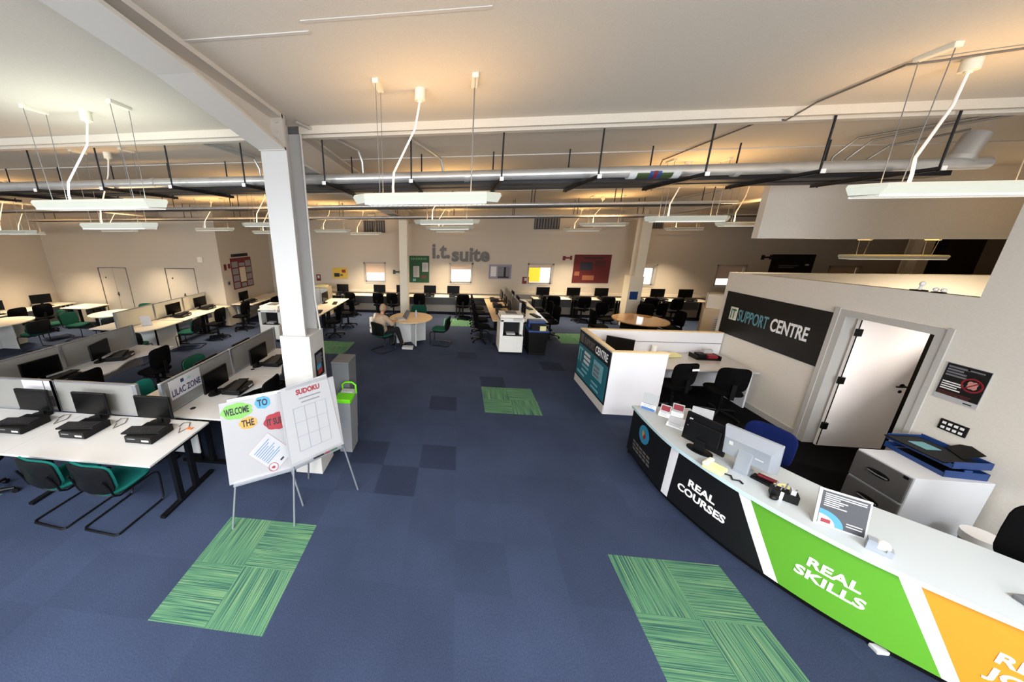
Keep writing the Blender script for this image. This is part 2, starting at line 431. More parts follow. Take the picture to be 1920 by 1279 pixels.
# right-hand office: low partition with the door, end partition, full-height wall, bulkhead over the gap
OX = 5.74
b = MB(); zt = lambda y: 2.335 + (2.76 - y) * .0275
for ya, yb, zl in ((2.76, .74, 0), (.74, -.21, 2.0), (-.21, -.33, 0)):
    b.add([(OX, ya, zl), (OX + .12, ya, zl), (OX + .12, yb, zl), (OX, yb, zl), (OX, ya, zt(ya)), (OX + .12, ya, zt(ya)), (OX + .12, yb, zt(yb)), (OX, yb, zt(yb))],
          [(0, 3, 2, 1), (4, 5, 6, 7), (0, 1, 5, 4), (1, 2, 6, 5), (2, 3, 7, 6), (3, 0, 4, 7)])
struct(b.build('wall_office_front', WALLG))
struct(B(OX + .12, X1, 2.64, 2.76, 0, 2.33, 'wall_office_end', WALLG))
struct(B(OX, OX + .15, Y0, -.33, 0, 4.5, 'wall_right', WALLG))
struct(B(OX, 12, 2.36, 2.48, 2.975, 4.2, 'wall_bulkhead', WALLG))
struct(B(OX + 5, OX + 5.15, Y0, 2.64, 0, 2.33, 'wall_office_side', WALLG))
struct(B(OX - .015, OX, .76, 2.66, 0, .10, 'baseboard_office', TRIMW)); struct(B(OX - .015, OX, Y0, -.3, 0, .10, 'baseboard_right', TRIMW))
# cladding and openings on the far right part of the back wall
struct(B(15.55, 16.55, Y1 - .06, Y1 - .001, 0, 3.0, 'wall_panel_dark', DGREY)); struct(B(16.55, 17.6, Y1 - .06, Y1 - .001, 0, 3.0, 'wall_panel_brown', BROWN)); struct(B(18.3, 19.8, 6.2, 8.5, 0, 3.0, 'wall_panel_side', BROWN))

def door(name, x0, y, wd, rz, leaves, two_mark):
    r = sthing(name, (x0, y, 0), rz)
    f = MB(); f.box(0, .02, -.01, .1, 0, 1.98); f.box(wd - .02, wd, -.01, .1, 0, 1.98); f.box(0, wd, -.01, .1, 1.96, 1.98)
    f.build('door_frame', mat('door_lining', srgb(120, 112, 104), .6), r)
    lw = (wd - .04 - .012 * (leaves - 1)) / leaves
    for k in range(leaves):
        a = .025 + k * (lw + .012)
        lf = B(a, a + lw - .005, .005, .045, .01, 1.955, 'door_leaf', WALL, r)
    hx = .025 + lw + .03 if leaves == 2 else wd - .52
    h = MB(); h.cyl((hx, .0, 1.05), (hx, -.05, 1.05), .012); h.cyl((hx, -.05, 1.05), (hx + .1, -.05, 1.05), .010); h.box(hx - .02, hx + .02, -.004, .006, .98, 1.12); h.build('door_handle', BLACKM, r)
    B(.2, .25, .0, .006, 1.61, 1.66, 'door_sign', INK, r)
    return r
door('door_1', -11.98, DW, 1.10, 0, 2, True)
door('door_2', -9.42, DW, 1.10, 0, 1, False)
# office door, standing open into the office
r = sthing('door_3', (OX, 0, 0))
f = MB()
for a, b_ in ((.68, .80), (-.27, -.16)): f.box(-.025, .14, a, b_, 0, 1.97)
f.box(-.025, .14, -.27, .80, 1.97, 2.05); f.box(-.035, -.02, .76, .82, 0, 2.07); f.box(-.035, -.02, -.29, -.24, 0, 2.07)
f.build('door_frame', TRIMW, r)
lf = B(.09, .93, .60, .64, .01, 1.955, 'door_leaf', DOORW, r)
for z in (1.72, 1.02, .30):
    B(.055, .115, .565, .60, z, z + .10, 'hinge', BLACKM, r)
B(.088, .094, .592, .602, .02, 1.94, 'hinge_gap', BLACKP, r)
h = MB(); h.cyl((.86, .60, 1.02), (.86, .55, 1.02), .012); h.cyl((.87, .55, 1.02), (.74, .55, 1.02), .010); h.cyl((.86, .60, 1.02), (.86, .592, 1.02), .028); h.cyl((.86, .60, .93), (.86, .592, .93), .022)
h.build('door_handle', BLACKM, r)
tag(B(OX + 1.30, OX + 1.75, -.9, 1.6, .01, 1.9, 'gap_shade_block', BLACKP, None, .01), 'tall black block added inside the office to darken the gap beside the open door', 'dark block')  # added black block standing in for the shade beside the door leaf

# portal frames: columns and rafters
def column(name, x, y, ztop, w=.28, d=.35, m_=None):
    r = sthing(name, (x, y, 0))
    t = .035; f = MB()
    f.box(-w / 2, w / 2, -d / 2, -d / 2 + t, 0, ztop); f.box(-w / 2, w / 2, d / 2 - t, d / 2, 0, ztop); f.box(-.015, .015, -d / 2 + t * .5, d / 2 - t * .5, 0, ztop)
    f.build('steel_section', m_ or STEELW, r)
    return r
def rafter(name, x, y0, y1, z0, z1, tops=None):
    """I-section from y0 to y1, soffit heights z0/z1, up to the ceiling"""
    f = MB()
    def slab(xa, xb, ya, yb, la, lb, ha, hb):
        f.add([(xa, ya, la), (xb, ya, la), (xb, yb, lb), (xa, yb, lb), (xa, ya, ha), (xb, ya, ha), (xb, yb, hb), (xa, yb, hb)],
              [(0, 3, 2, 1), (4, 5, 6, 7), (0, 1, 5, 4), (1, 2, 6, 5), (2, 3, 7, 6), (3, 0, 4, 7)])
    c0, c1 = ceil_z(y0) + .02, ceil_z(y1) + .02
    slab(x - .14, x + .14, y0, y1, z0, z1, z0 + .025, z1 + .025)
    slab(x - .02, x + .02, y0, y1, z0 + .012, z1 + .012, c0 - .01, c1 - .01)
    slab(x - .14, x + .14, y0, y1, c0 - .045, c1 - .045, c0, c1)
    return struct(f.build(name, BEAMW))
p1 = column('pillar', -1.45, -.55, 4.2)
B(-.165, .20, -.205, .17, 0, 1.9, 'base_casing', TRIMW, p1)
nb = MB().box(.2, .206, -.12, .11, 1.32, 1.66).build('notice', SIGNK, p1)
B(.206, .208, -.07, .05, 1.36, 1.43, 'notice_red_mark', mat('notice_red', srgb(190, 60, 50), .6), nb); B(.206, .208, -.09, .03, 1.43, 1.49, 'notice_blue_mark', SKYB, nb)
b = MB()
for k in range(6): b.box(.206, .208, -.09, .08 - random.random() * .07, 1.61 - k * .022, 1.62 - k * .022)
b.build('notice_text', GREYI, nb)
MB().tube([(.20, .10, 1.9), (.17, .10, 2.3), (.17, .11, 4.1)], .012).build('conduit', TRIMW, p1)
p2 = column('pillar', -1.45, 7.2, 3.8, m_=CREAMST)
p3 = column('pillar', 6.35, 7.2, 3.8, m_=CREAMST)
B(-.26, .16, -.2, .19, 0, 1.72, 'base_casing', CREAMST, p3)
plate('notice', -.2, .05, .95, 1.22, -.2, .006, BLUEP, p3)
column('pillar', 14.15, 7.2, 3.8, m_=CREAMST)
# haunched rafter: shallow over the camera, deep at the column
f = MB()
ys = [Y0, -3.4, -2.45, -1.85, -.73]; zs = [4.28, 4.19, 4.145, 4.085, 3.88]
def loft(f, xa, xb, lo, hi):
    for k in range(len(ys) - 1):
        ya, yb = ys[k], ys[k + 1]
        f.add([(xa, ya, lo(k)), (xb, ya, lo(k)), (xb, yb, lo(k + 1)), (xa, yb, lo(k + 1)), (xa, ya, hi(k)), (xb, ya, hi(k)), (xb, yb, hi(k + 1)), (xa, yb, hi(k + 1))],
              [(0, 3, 2, 1), (4, 5, 6, 7), (0, 1, 5, 4), (1, 2, 6, 5), (2, 3, 7, 6), (3, 0, 4, 7)])
loft(f, -1.59, -1.31, lambda k: zs[k], lambda k: zs[k] + .025)
loft(f, -1.47, -1.43, lambda k: zs[k] + .012, lambda k: ceil_z(ys[k]) - .01)
loft(f, -1.59, -1.31, lambda k: ceil_z(ys[k]) - .035, lambda k: ceil_z(ys[k]) + .02)
f.box(-1.59, -1.31, -.755, -.725, 3.88, 4.2)
for z in (3.96, 4.05, 4.13): f.cyl((-1.36, -.76, z), (-1.36, -.78, z), .014, 6)
struct(f.build('beam', BEAMW))
rafter('beam', -1.45, -.37, Y1, 3.81, 3.48); rafter('beam', 6.35, 2.5, Y1, 3.72, 3.48); rafter('beam', -9.25, Y0, DW, 4.1, 3.6); rafter('beam', 14.15, 2.8, Y1, 3.72, 3.48)
# purlins and panel joints on the ceiling
for k, (y, h) in enumerate(((-.36, .075), (3.6, .05), (6.2, .05))):
    f = MB(); z = ceil_z(y)
    f.box(X0 + .7, X1 - .3, y - .05, y - .02, z - h, z + .01); f.box(X0 + .7, X1 - .3, y + .03, y + .11, z - h * 1.25, z + .01); f.box(X0 + .7, X1 - .3, y - .045, y + .1, z - h * .4, z + .012)
    struct(f.build('trim_%d' % (k + 3), CEIL))
for k, (y, xa, xb, hh) in enumerate(((.95, X0 + .7, X1 - .3, .012), (-1.89, -1.31, -.48, .005), (-1.98, -.49, .6, .004))):
    z = ceil_z(y)
    struct(B(xa, xb, y - .012, y + .012, z - hh, z + .01, 'trim_%d' % (k + 6), BEAMW))

# ------------------------------------------------------------------ overhead services
duct = thing('duct', 'long silver metal duct running under the ceiling across the room', 'duct', (0, 0, 3.72))
MB().cyl((-13.8, .02, -.02), (-1.62, .0, 0), .058, 16).cyl((-1.28, .0, 0), (5.7, -.02, .015), .058, 16).cyl((-1.62, 0, 0), (-1.28, 0, 0), .058, 16).build('pipe', DUCTM, duct, True)
f = MB()
for x in (-9, -6, -3.6, .5, 3.4): f.cyl((x, 0, 0), (x + .06, 0, 0), .063, 16)
f.build('joint_ring', DUCTM, duct, True)
j = MB().cyl((2.40, 0, 0), (2.77, 0, 0), .066, 16).build('insulated_sleeve', mat('green_sleeve', srgb(70, 92, 40), .6), duct, True); j['label'] = 'green sleeve with blue and red bands'
MB().cyl((2.53, 0, 0), (2.65, 0, 0), .068, 16).build('blue_band', BLUEP, j, True); MB().cyl((2.57, 0, 0), (2.61, 0, 0), .069, 16).build('red_band', REDP, j, True)
MB().cyl((2.32, 0, 0), (2.40, 0, 0), .069, 16).build('sleeve_end', LGREY, duct, True); MB().cyl((2.77, 0, 0), (2.85, 0, 0), .069, 16).build('sleeve_end', LGREY, duct, True)
# trays behind the duct
for nm, y, z, wd, hh, lab in (('cable_tray', .30, 3.665, .20, .05, 'dark cable tray lying on the hangers just behind the silver duct'), ('cable_tray', .66, 3.665, .26, .06, 'wide dark cable tray lying at the rear of the duct hangers')):
    t = thing(nm, lab, 'cable tray', (0, y, z)); f = MB()
    f.box(-13.7, 5.7, -wd / 2, wd / 2, -.008, 0); f.box(-13.7, 5.7, -wd / 2, -wd / 2 + .008, 0, hh); f.box(-13.7, 5.7, wd / 2 - .008, wd / 2, 0, hh)
    f.build('tray', DARKST, t)
    f = MB()
    for k in range(4): f.tube([(-13.7 + q * 1.6, -wd / 2 + .04 + k * (wd - .08) / 3 + .008 * math.sin(q * 2.1 + k), .016) for q in range(13)], .013, 6)
    f.build('cables', BLACKP if y > .5 else ALU, t)
HX = (-8.2, -7.2, -6.2, -5.2, -4.15, -3.15, -2.15, -1.13, -.1, .9, 1.9, 2.92, 3.93, 4.9)
for k, x in enumerate(HX):
    y = -.14 - .2 * (x + 5.2) / 9 if x > -5 else -.12
    h = thing('pipe_hanger', 'dark threaded-rod hanger under the duct, number %d of the row from the left' % (k + 1), 'hanger', (x, y, 3.62), 0, 'duct hangers')
    MB().cyl((0, 0, -.01), (0, 0, ceil_z(y) - 3.62), .009, 8).build('front_rod', RODM, h)
    MB().cyl((0, 1.05, -.01), (0, 1.05, ceil_z(y + 1) - 3.62), .009, 8).build('rear_rod', RODM, h)
    f = MB(); f.box(-.02, .02, -.03, 1.12, 0, .006); f.box(-.02, -.015, -.03, 1.12, 0, .035); f.box(.015, .02, -.03, 1.12, 0, .035); f.build('channel', DARKST, h)
    B(-.021, .021, -.036, -.03, -.002, .037, 'end_cap', SIGNW, h)
# second and third service runs further back
for y, z, n, lab in ((3.05, 3.60, 'cable_tray', 'dark cable tray hung across the middle of the room'), (5.42, 3.50, 'cable_tray', 'dark cable tray hung across the room in front of the far columns')):
    t = thing(n, lab, 'cable tray', (0, y, z))
    f = MB(); f.box(-13.5, 5.6 if y < 3.2 else 17, -.16, .16, -.01, 0); f.box(-13.5, 5.6 if y < 3.2 else 17, -.16, -.15, 0, .06); f.build('tray', DARKST, t)
    MB().cyl((-13.5, -.26, .03), (5.6 if y < 3.2 else 17, -.26, .03), .03, 10).build('conduit', DUCTM, t, True)
    for q in range(12):
        x = -12.9 + q * 1.65
        if x < 5.6 or y > 5: MB().cyl((x, -.14, 0), (x, -.14, ceil_z(y) - z), .008, 6).build('drop_rod', RODM, t); MB().cyl((x, .14, 0), (x, .14, ceil_z(y) - z), .008, 6).build('drop_rod', RODM, t)
# conduits on the ceiling and the bright return duct at the far right
cbl = [(4.1, -1.30, 4.20), (3.86, -1.24, 4.195), (3.69, -1.19, 4.19), (3.55, -1.13, 4.20), (3.58, -.52, 4.18), (3.5, -.36, 4.09), (3.47, -.2, 4.16), (3.45, .6, 4.14), (3.42, 1.4, 4.11), (3.40, 1.5, 3.9), (3.40, 1.52, 3.7)]
tag(MB().tube(cbl, .008, 8).build('cable', mat('grey_cable', srgb(120, 112, 104), .6), None, True), 'thin grey cable clipped along the ceiling to the right-hand pendant light', 'cable')
for k, (pts, rr) in enumerate((([(4.85, .62, 3.7), (4.9, .60, 3.95), (5.0, .50, 4.12), (5.3, .1, 4.13), (5.7, -.3, 4.16)], .012), ([(5.0, .62, 3.7), (5.05, .6, 3.92), (5.15, .5, 4.09), (5.4, .15, 4.12), (5.72, -.25, 4.14)], .012), ([(5.3, .72, 3.7), (5.34, .7, 3.9), (5.45, .6, 4.05), (5.72, .2, 4.1)], .012))):
    tag(MB().tube(pts, rr, 8).build('conduit', mat('conduit_steel', srgb(150, 144, 136), .35, .6), None, True), ('outer', 'middle', 'short inner')[k] + ' bent steel conduit rising from the duct to the ceiling beside the bulkhead', 'conduit', 'conduits beside the bulkhead')
t = thing('duct', 'short bright metal spigot standing on the duct at the far right', 'duct', (5.45, -.02, 3.78)); MB().cyl((0, 0, 0), (.10, .02, .22), .085, 16).build('spigot', DUCTM, t, True); MB().cyl((-.01, 0, -.02), (.0, 0, .02), .1, 16).build('collar', DUCTM, t, True)
for k, (x, y, z) in enumerate(((-2.45, 0.62, 3.66), (-2.33, 0.62, 3.66), (.2, .9, 3.66), (-.85, .4, 3.66))):
    zc = ceil_z(y)
    tag(MB().tube([(x, y + .02, z), (x, y, zc - .18), (x - .03, y - .06, zc - .05), (x - .15, y - .4, zc - .025), (x - .4, y - 1.0, ceil_z(y - 1) - .022)], .016, 8).build('conduit', DUCTM, None, True),
        ('left of the pair of bent conduits rising beside the white column at the left', 'right of the pair of bent conduits rising beside the white column at the left', 'bent conduit rising from the trays above the middle pendant light', 'bent conduit rising from the trays just right of the white column')[k], 'conduit', 'bent ceiling conduits')

# ------------------------------------------------------------------ suspended luminaires
def lum_mesh(L, W):
    h, e = L / 2, .13
    hexp = [(-h, 0), (-h + e, -W / 2), (h - e, -W / 2), (h, 0), (h - e, W / 2), (-h + e, W / 2)]
    hex2 = [(-h + .03, 0), (-h + e, -W / 2 + .03), (h - e, -W / 2 + .03), (h - .03, 0), (h - e, W / 2 - .03), (-h + e, W / 2 - .03)]
    b = MB(); n = 6
    vs = [(p[0], p[1], -.052) for p in hex2] + [(p[0], p[1], 0) for p in hexp] + [(p[0] * .985, p[1] * .92, .022) for p in hexp]
    fs = [tuple(range(5, -1, -1)), tuple(range(12, 18))]
    for r_ in (0, 6):
        for i in range(6): fs.append((r_ + i, r_ + (i + 1) % 6, r_ + 6 + (i + 1) % 6, r_ + 6 + i))
    b.add(vs, fs)
    lv = MB(); lv.box(-h + e, h - e, -W / 2 + .045, W / 2 - .045, -.06, -.053)
    for k in range(22):
        x = -h + e + (k + .5) * (L - 2 * e) / 22
        lv.box(x - .004, x + .004, -W / 2 + .035, W / 2 - .035, -.066, -.053)
    lv.box(-h + e, h - e, -W / 2 + .03, -W / 2 + .036, -.066, -.053); lv.box(-h + e, h - e, W / 2 - .036, W / 2 - .03, -.066, -.053)
    return b, lv
LM = {}
def luminaire(x, y, z, label, L=1.24, W=.25, zc=None, flex=True, up=1.0, dn=1.0, sp=1.64, dcol=(1.0, .80, .55), group='pendant strip lights', warm=(1.0, .60, .24)):
    zc = ceil_z(y) if zc is None else zc
    t = thing('pendant_light', label, 'light', (x, y, z), 0, group)
    if L not in LM:
        b, lv = lum_mesh(L, W)
        o1 = b.build('luminaire_body', LAMPB, t); o2 = lv.build('louvre', LIGHTSTRIP, t); LM[L] = (o1.data, o2.data)
    else:
        for nm, d in zip(('luminaire_body', 'louvre'), LM[L]):
            o = bpy.data.objects.new(nm, d); COL.objects.link(o); o.parent = t
    H = zc - z
    for s in (-1, 1):
        xx = s * L * .3
        MB().cyl((xx, -.06, .02), (xx, -.085, H - .02), .003, 6).cyl((xx, .06, .02), (xx, .085, H - .02), .003, 6).build('suspension_wire', mat('wire', srgb(150, 150, 150), .4, .7), t)
        MB().box(xx - .025, xx + .025, -.10, .10, H - .028, H + .012, c=.006).build('ceiling_bracket', CREAM, t)
    if flex:
        fx = -L * .22
        rose = MB().cyl((-.06, .12, H - .085), (-.06, .12, H + .012), .045, 14).cyl((-.06, .12, H - .10), (-.06, .12, H - .085), .02, 10).build('ceiling_rose', CREAM, t, True)
        MB().tube([(fx, 0, .02), (fx, 0, .09), (fx * .98, .02, .2), (-.1, .10, H - .3), (-.06, .12, H - .09)], .009, 8).build('flex', SIGNW, t, True)
    for nm, zz, rx, pw, colr, sp in (('uplight', .03, PI, LAMP_UP * up * (2.4 if y > .5 else 1), warm, PI * .95), ('downlight', -.075, 0, LAMP_DOWN * dn * (.6 if y < -1 and x < 5 else 1), dcol, sp)):
        o = area(nm, (0, 0, zz), (rx, 0, 0), L - .3, .12, pw, colr, sp); o.parent = t
    return t
LS = [(-3.12, -1.12, 3.365, 'large pendant strip light near the top left, left of the white column', .7), (.16, -1.22, 3.365, 'pendant strip light hanging in the middle, right of the white column', 1.3),
      (3.98, -1.27, 3.375, 'pendant strip light at the right edge in front of the bulkhead', 1.3), (3.96, 1.48, 3.30, 'pendant strip light hanging behind the duct, just left of the bulkhead', 1), (.22, 2.15, 3.30, 'uppermost of the stacked pendant lights above the wall lettering', 1),
      (-4.4, .14, 3.20, 'pendant strip light hanging below and behind the large one at the left', 1), (6.13, 3.1, 3.26, 'pendant strip light partly hidden by the left end of the bulkhead', 1), (4.2, 5.0, 3.32, 'pendant strip light just left of the far right column', 1), (-3.5, 5.86, 3.195, 'pendant strip light seen just right of the near white column', 1),
      (.21, 4.4, 3.24, 'second pendant light down in the stack above the wall lettering', 1), (4.55, 7.4, 3.22, 'far pendant strip light under the square ceiling vent', 1), (-2.90, 7.4, 3.12, 'far pendant strip light below the small cream speaker', 1), (0.16, 7.4, 3.20, 'lowest of the stacked pendant lights above the wall lettering', 1),
      (7.68, 7.4, 3.24, 'far pendant strip light just right of the far right column', 1), (-6.4, 4.5, 3.23, 'pendant strip light by the corner of the wall with the red noticeboard', 1), (-9.4, 4.5, 3.22, 'short-looking pendant light in front of the wall with the two doors', 1), (-3.47, 2.4, 3.28, 'pendant strip light partly behind the near white column', 1),
      (-4.76, 4.65, 3.15, 'lower pendant light partly behind the near white column', 1), (-9.0, 1.9, 3.14, 'pendant strip light at the left edge, lower of the two there', 1), (-12.4, 4.4, 3.14, 'pendant strip light near the left wall in the far corner', 1), (-8.0, -.4, 3.33, 'pendant strip light at the left edge, upper of the two there', 1)]
for k, (x, y, z, lab, up) in enumerate(LS): luminaire(x, y, z, lab, L=(1.5, 1.28, 1.4)[k] if k < 3 else 1.24, up=1.6 if k == 0 else up, warm=(.9, 1.0, .92) if k == 0 else (1.0, .60, .24), dn=9.5 if y > 7 else (8.0 if y > 4.3 and x < -6 else 1.0))
struct(B(7.0, 12, 2.48, 3.5, 2.96, 3.06, 'ceiling_soffit', WALLG))
luminaire(8.0, -1.0, 2.75, 'pendant strip light inside the office, hidden from the main room', up=.3, dn=34, sp=2.9, dcol=(1, .94, .88))
luminaire(9.0, 1.1, 2.75, 'pendant strip light inside the office near its end wall', up=.3, dn=20, sp=2.9)
luminaire(11.2, 4.7, 3.22, 'added unseen pendant strip light beyond the office, in front of the black noticeboard')  # two added lamps, out of view, lighting the far right of the room
luminaire(15.2, 4.7, 3.22, 'added unseen pendant strip light beyond the office in the far right corner')
luminaire(8.91, 3.2, 2.63, 'pendant strip light with an orange glow seen through the gap above the office', L=1.9, W=.25, zc=2.955, flex=False, up=.5, warm=(1, .62, .22))
# vents, speaker and small ceiling devices on the back wall
for k, (x, z, wd, hh, lab) in enumerate(((-2.85, 3.36, .85, .46, 'square grey wall grille high on the back wall above the first window'), (3.68, 3.46, .9, .44, 'square grey wall grille high on the back wall above the third window'), (7.33, 3.40, .7, .30, 'grey wall grille high on the back wall right of the far right column'))):
    t = thing('wall_vent', lab, 'vent', (x, Y1 - .02, z), 0, 'wall grilles')
    B(-wd / 2, wd / 2, -.02, .02, -hh / 2, hh / 2, 'backing', mat('vent_back', srgb(84, 80, 78), .7), t)
    f = MB()
    for q in range(9): f.box(-wd / 2 + (q + .2) * wd / 9, -wd / 2 + (q + .55) * wd / 9, -.05, -.02, -hh / 2 + .02, hh / 2 - .02)
    f.build('louvre', GREYP, t)
t = thing('wall_speaker', 'small cream box speaker high on the back wall above the grille', 'speaker', (-2.93, Y1, 3.70)); B(-.13, .13, -.12, 0, -.11, .11, 'cabinet', CREAM, t, .01); B(-.11, .11, -.125, -.12, -.09, .09, 'grille', mat('speaker_grille', srgb(206, 200, 178), .8), t)
t = thing('alarm_box', 'small cream box on the wall with the two doors, near its right corner', 'box', (-8.02, DW, 2.27)); B(-.09, .09, -.05, 0, -.09, .09, 'cover', CREAM, t, .01); B(-.05, .05, -.054, -.05, -.03, .03, 'grille', CREAM, t)

# ------------------------------------------------------------------ wall signs and boards
YW = Y1 - .002
def wallthing(name, label, cat, x, z, rz=0, y=YW, group=None): return thing(name, label, cat, (x, y, z), rz, group)
t = wallthing('wall_lettering', 'large grey lettering reading i.t. suite on the back wall', 'sign', 0, 0)
text('word', 'i.t.', .80, LETTERG, t, -.56, 2.17, -.02, bold=.026, ext=.02, width=.70)
text('word', 'suite', .74, LETTERG, t, .20, 2.06, -.02, bold=.026, ext=.02, width=1.46)
t = wallthing('poster', 'yellow poster on the back wall left of the first window', 'poster', -4.37, 1.53); plate('sheet', -.32, .32, -.22, .22, 0, .01, YELP, t); plate('picture', -.25, -.02, -.15, .0, -.01, .002, INK, t); plate('picture', .08, .24, .02, .14, -.01, .002, REDL, t); plate('picture', .0, .12, -.12, -.04, -.01, .002, mat('green_print', srgb(90, 120, 60), .6), t)
t = wallthing('noticeboard', 'green noticeboard with white sheets beside the thin far column', 'noticeboard', -1.08, 1.72); plate('board', -.40, .40, -.53, .53, 0, .015, GREENP, t)
b = MB()
for k in range(10): b.box(-.32 + k * .065, -.285 + k * .065, -.017, -.015, .37, .45)
b.build('title', mat('green_title', srgb(110, 160, 110), .6), t); plate('sheet', -.24, .0, -.32, .12, -.015, .003, PAPER, t); plate('sheet', .12, .36, -.1, .26, -.015, .003, PAPER, t); plate('leaflet', .08, .28, -.38, -.24, -.015, .003, mat('brown_leaflet', srgb(120, 70, 50), .6), t); plate('leaflet', -.26, -.14, -.48, -.38, -.015, .003, TEALL, t)
lines('print', -.2, -.06, .06, 7, .05, .012, -.018, GREYI, t); lines('print', .16, .32, .2, 5, .05, .012, -.018, GREYI, t)
t = wallthing('poster', 'grey and purple picture poster between the second and third windows', 'poster', 2.09, 1.65); plate('sheet', -.43, .43, -.28, .28, 0, .012, PURP, t); plate('picture', -.36, -.14, -.18, .2, -.012, .002, LGREY, t); plate('picture', -.08, .37, -.22, .2, -.012, .002, GREYI, t); plate('picture', .14, .22, -.2, .18, -.014, .002, INK, t); plate('picture', -.08, .34, -.24, -.18, -.014, .002, INK, t)
t = wallthing('noticeboard', 'dark red noticeboard on the back wall left of the far right column', 'noticeboard', 5.46, 1.79); plate('board', -.66, .66, -.53, .53, 0, .015, mat('dark_red_board', srgb(122, 26, 30), .7), t); plate('sheet', -.42, .02, -.05, .25, -.015, .003, mat('navy_sheet', srgb(52, 50, 70), .7), t); plate('sheet', .1, .48, .08, .34, -.015, .003, mat('maroon_sheet', srgb(96, 36, 36), .7), t); plate('picture', -.3, .12, -.42, -.24, -.015, .003, mat('tan_picture', srgb(170, 104, 70), .7), t); plate('picture', -.6, -.42, -.26, -.1, -.015, .003, mat('tan_picture', srgb(170, 104, 70), .7), t); lines('print', -.3, .5, .43, 1, .06, .05, -.018, INK, t)
t = wallthing('noticeboard', 'black noticeboard on the back wall seen above the office partition', 'noticeboard', 12.15, 2.03); plate('board', -.68, .68, -.4, .33, 0, .015, SIGNK, t); lines('print', -.4, .3, -.05, 2, .06, .03, -.015, GREYI, t); plate('label', .42, .54, -.06, .0, -.015, .003, PAPER, t)
for x, z, wd, hh, m_, lab in ((-5.31, 1.33, .19, .27, REDP, 'small red notice on the back wall just right of the near white column'), (3.08, 1.33, .25, .27, REDP, 'small red notice on the back wall beside the third window')):
    t = wallthing('notice', lab, 'notice', x, z); plate('sheet', -wd / 2, wd / 2, -hh / 2, hh / 2, 0, .006, m_, t); plate('symbol', -.05, .05, -.02, .09, -.006, .002, PAPER, t)
for x, z, m_, lab, nm in ((4.55, 2.19, REDP, 'small red sign left of the dark red noticeboard', 'r'), (-1.98, 1.60, mat('dark_green_sign', srgb(52, 70, 64), .6), 'small dark arrow sign just left of the thin far column', 'g'), (11.3, 2.25, INK, 'small dark sign left of the black noticeboard', 'k')):
    t = wallthing('sign', lab, 'sign', x, z); plate('symbol', -.17, -.07, -.08, .08, 0, .012, m_, t); plate('bar', -.07, .09, -.025, .035, 0, .012, m_, t); plate('symbol', .09, .17, -.07, .09, 0, .012, m_, t)
RW = -7.348
def rwall(name, label, cat, y, z): return thing(name, label, cat, (RW, y, z), PI / 2)
t = rwall('noticeboard', 'tall red noticeboard covered with grey sheets beside the corner', 'noticeboard', 6.72, 1.75); plate('board', -.55, .55, -.56, .52, 0, .015, REDP, t)
for k in range(4):
    for sx in (-1, 1): plate('sheet', sx * .36 - .15, sx * .36 + .15, .2 - k * .24, .4 - k * .24, -.015, .003, mat('grey_sheet', srgb(150, 150, 152), .7), t)
plate('sheet', -.15, .17, -.34, .18, -.015, .003, mat('cream_sheet', srgb(220, 206, 184), .7), t); plate('sheet', -.14, .16, .22, .34, -.015, .003, mat('grey_sheet', srgb(150, 150, 152), .7), t); plate('sheet', -.12, .14, -.52, -.38, -.015, .003, mat('grey_sheet', srgb(150, 150, 152), .7), t)
b = MB()
for k in range(9): b.box(-.46 + k * .10, -.39 + k * .10, -.02, 0, .56, .66)
b.build('title', INK, t)
t = rwall('sign', 'small red sign left of the tall red noticeboard', 'sign', 5.98, 2.0); plate('symbol', -.14, -.03, -.1, .1, 0, .012, REDP, t); plate('symbol', .06, .16, -.06, .1, 0, .012, REDP, t)
t = rwall('socket_plate', 'small grey wall plate left of and below the tall red noticeboard', 'wall plate', 5.96, 1.45); plate('plate', -.06, .06, -.06, .06, 0, .01, GREYP, t); plate('switch', -.02, .02, -.03, .03, -.01, .005, INK, t)
# office wall
def owall(name, label, cat, y, z): return thing(name, label, cat, (OX - .001, y, z), -PI / 2)
t = owall('sign_board', 'large black sign reading IT SUPPORT CENTRE on the office partition', 'sign', 1.74, 1.16)
B(-.925, .91, -.012, 0, 0, .82, 'panel', SIGNK, t)
ic = B(-.76, -.60, -.016, -.012, .30, .545, 'icon', mat('icon_white', srgb(222, 222, 206), .5), t)
text('icon_letters', 'IT', .25, mat('icon_green', srgb(64, 128, 116), .5), t, -.735, .335, -.016, bold=.006, width=.11)
text('word', 'SUPPORT', .30, SIGNT, t, -.575, .315, -.013, bold=.004, width=.60)
text('word', 'CENTRE', .30, SIGNW, t, .075, .315, -.013, bold=.007, width=.60)
t = owall('poster', 'black poster with a red circle on the wall right of the office door', 'poster', -.47, 1.52)
B(-.155, .155, -.006, 0, -.205, .20, 'sheet', PAPER, t); B(-.145, .15, -.008, -.006, -.15, .195, 'black_panel', SIGNK, t)
lines('print', -.13, .02, .17, 4, .03, .018, -.008, GREYI, t); lines('print', -.13, .02, .0, 4, .025, .012, -.008, SIGNW, t); lines('print', -.13, .14, -.11, 2, .02, .012, -.008, mat('brown_print', srgb(110, 50, 40), .6), t); lines('print', .0, .13, .17, 1, .03, .014, -.008, GREYI, t); lines('print', .06, .13, -.175, 1, .03, .012, -.006, INK, t)
b = MB(); n = 28
for k in range(n):
    a0, a1 = 2 * PI * k / n, 2 * PI * (k + 1) / n
    b.add([(.07 + r_ * math.cos(a), -.0105, .02 + r_ * math.sin(a)) for a in (a0, a1) for r_ in (.06, .075)], [(0, 1, 3, 2)])
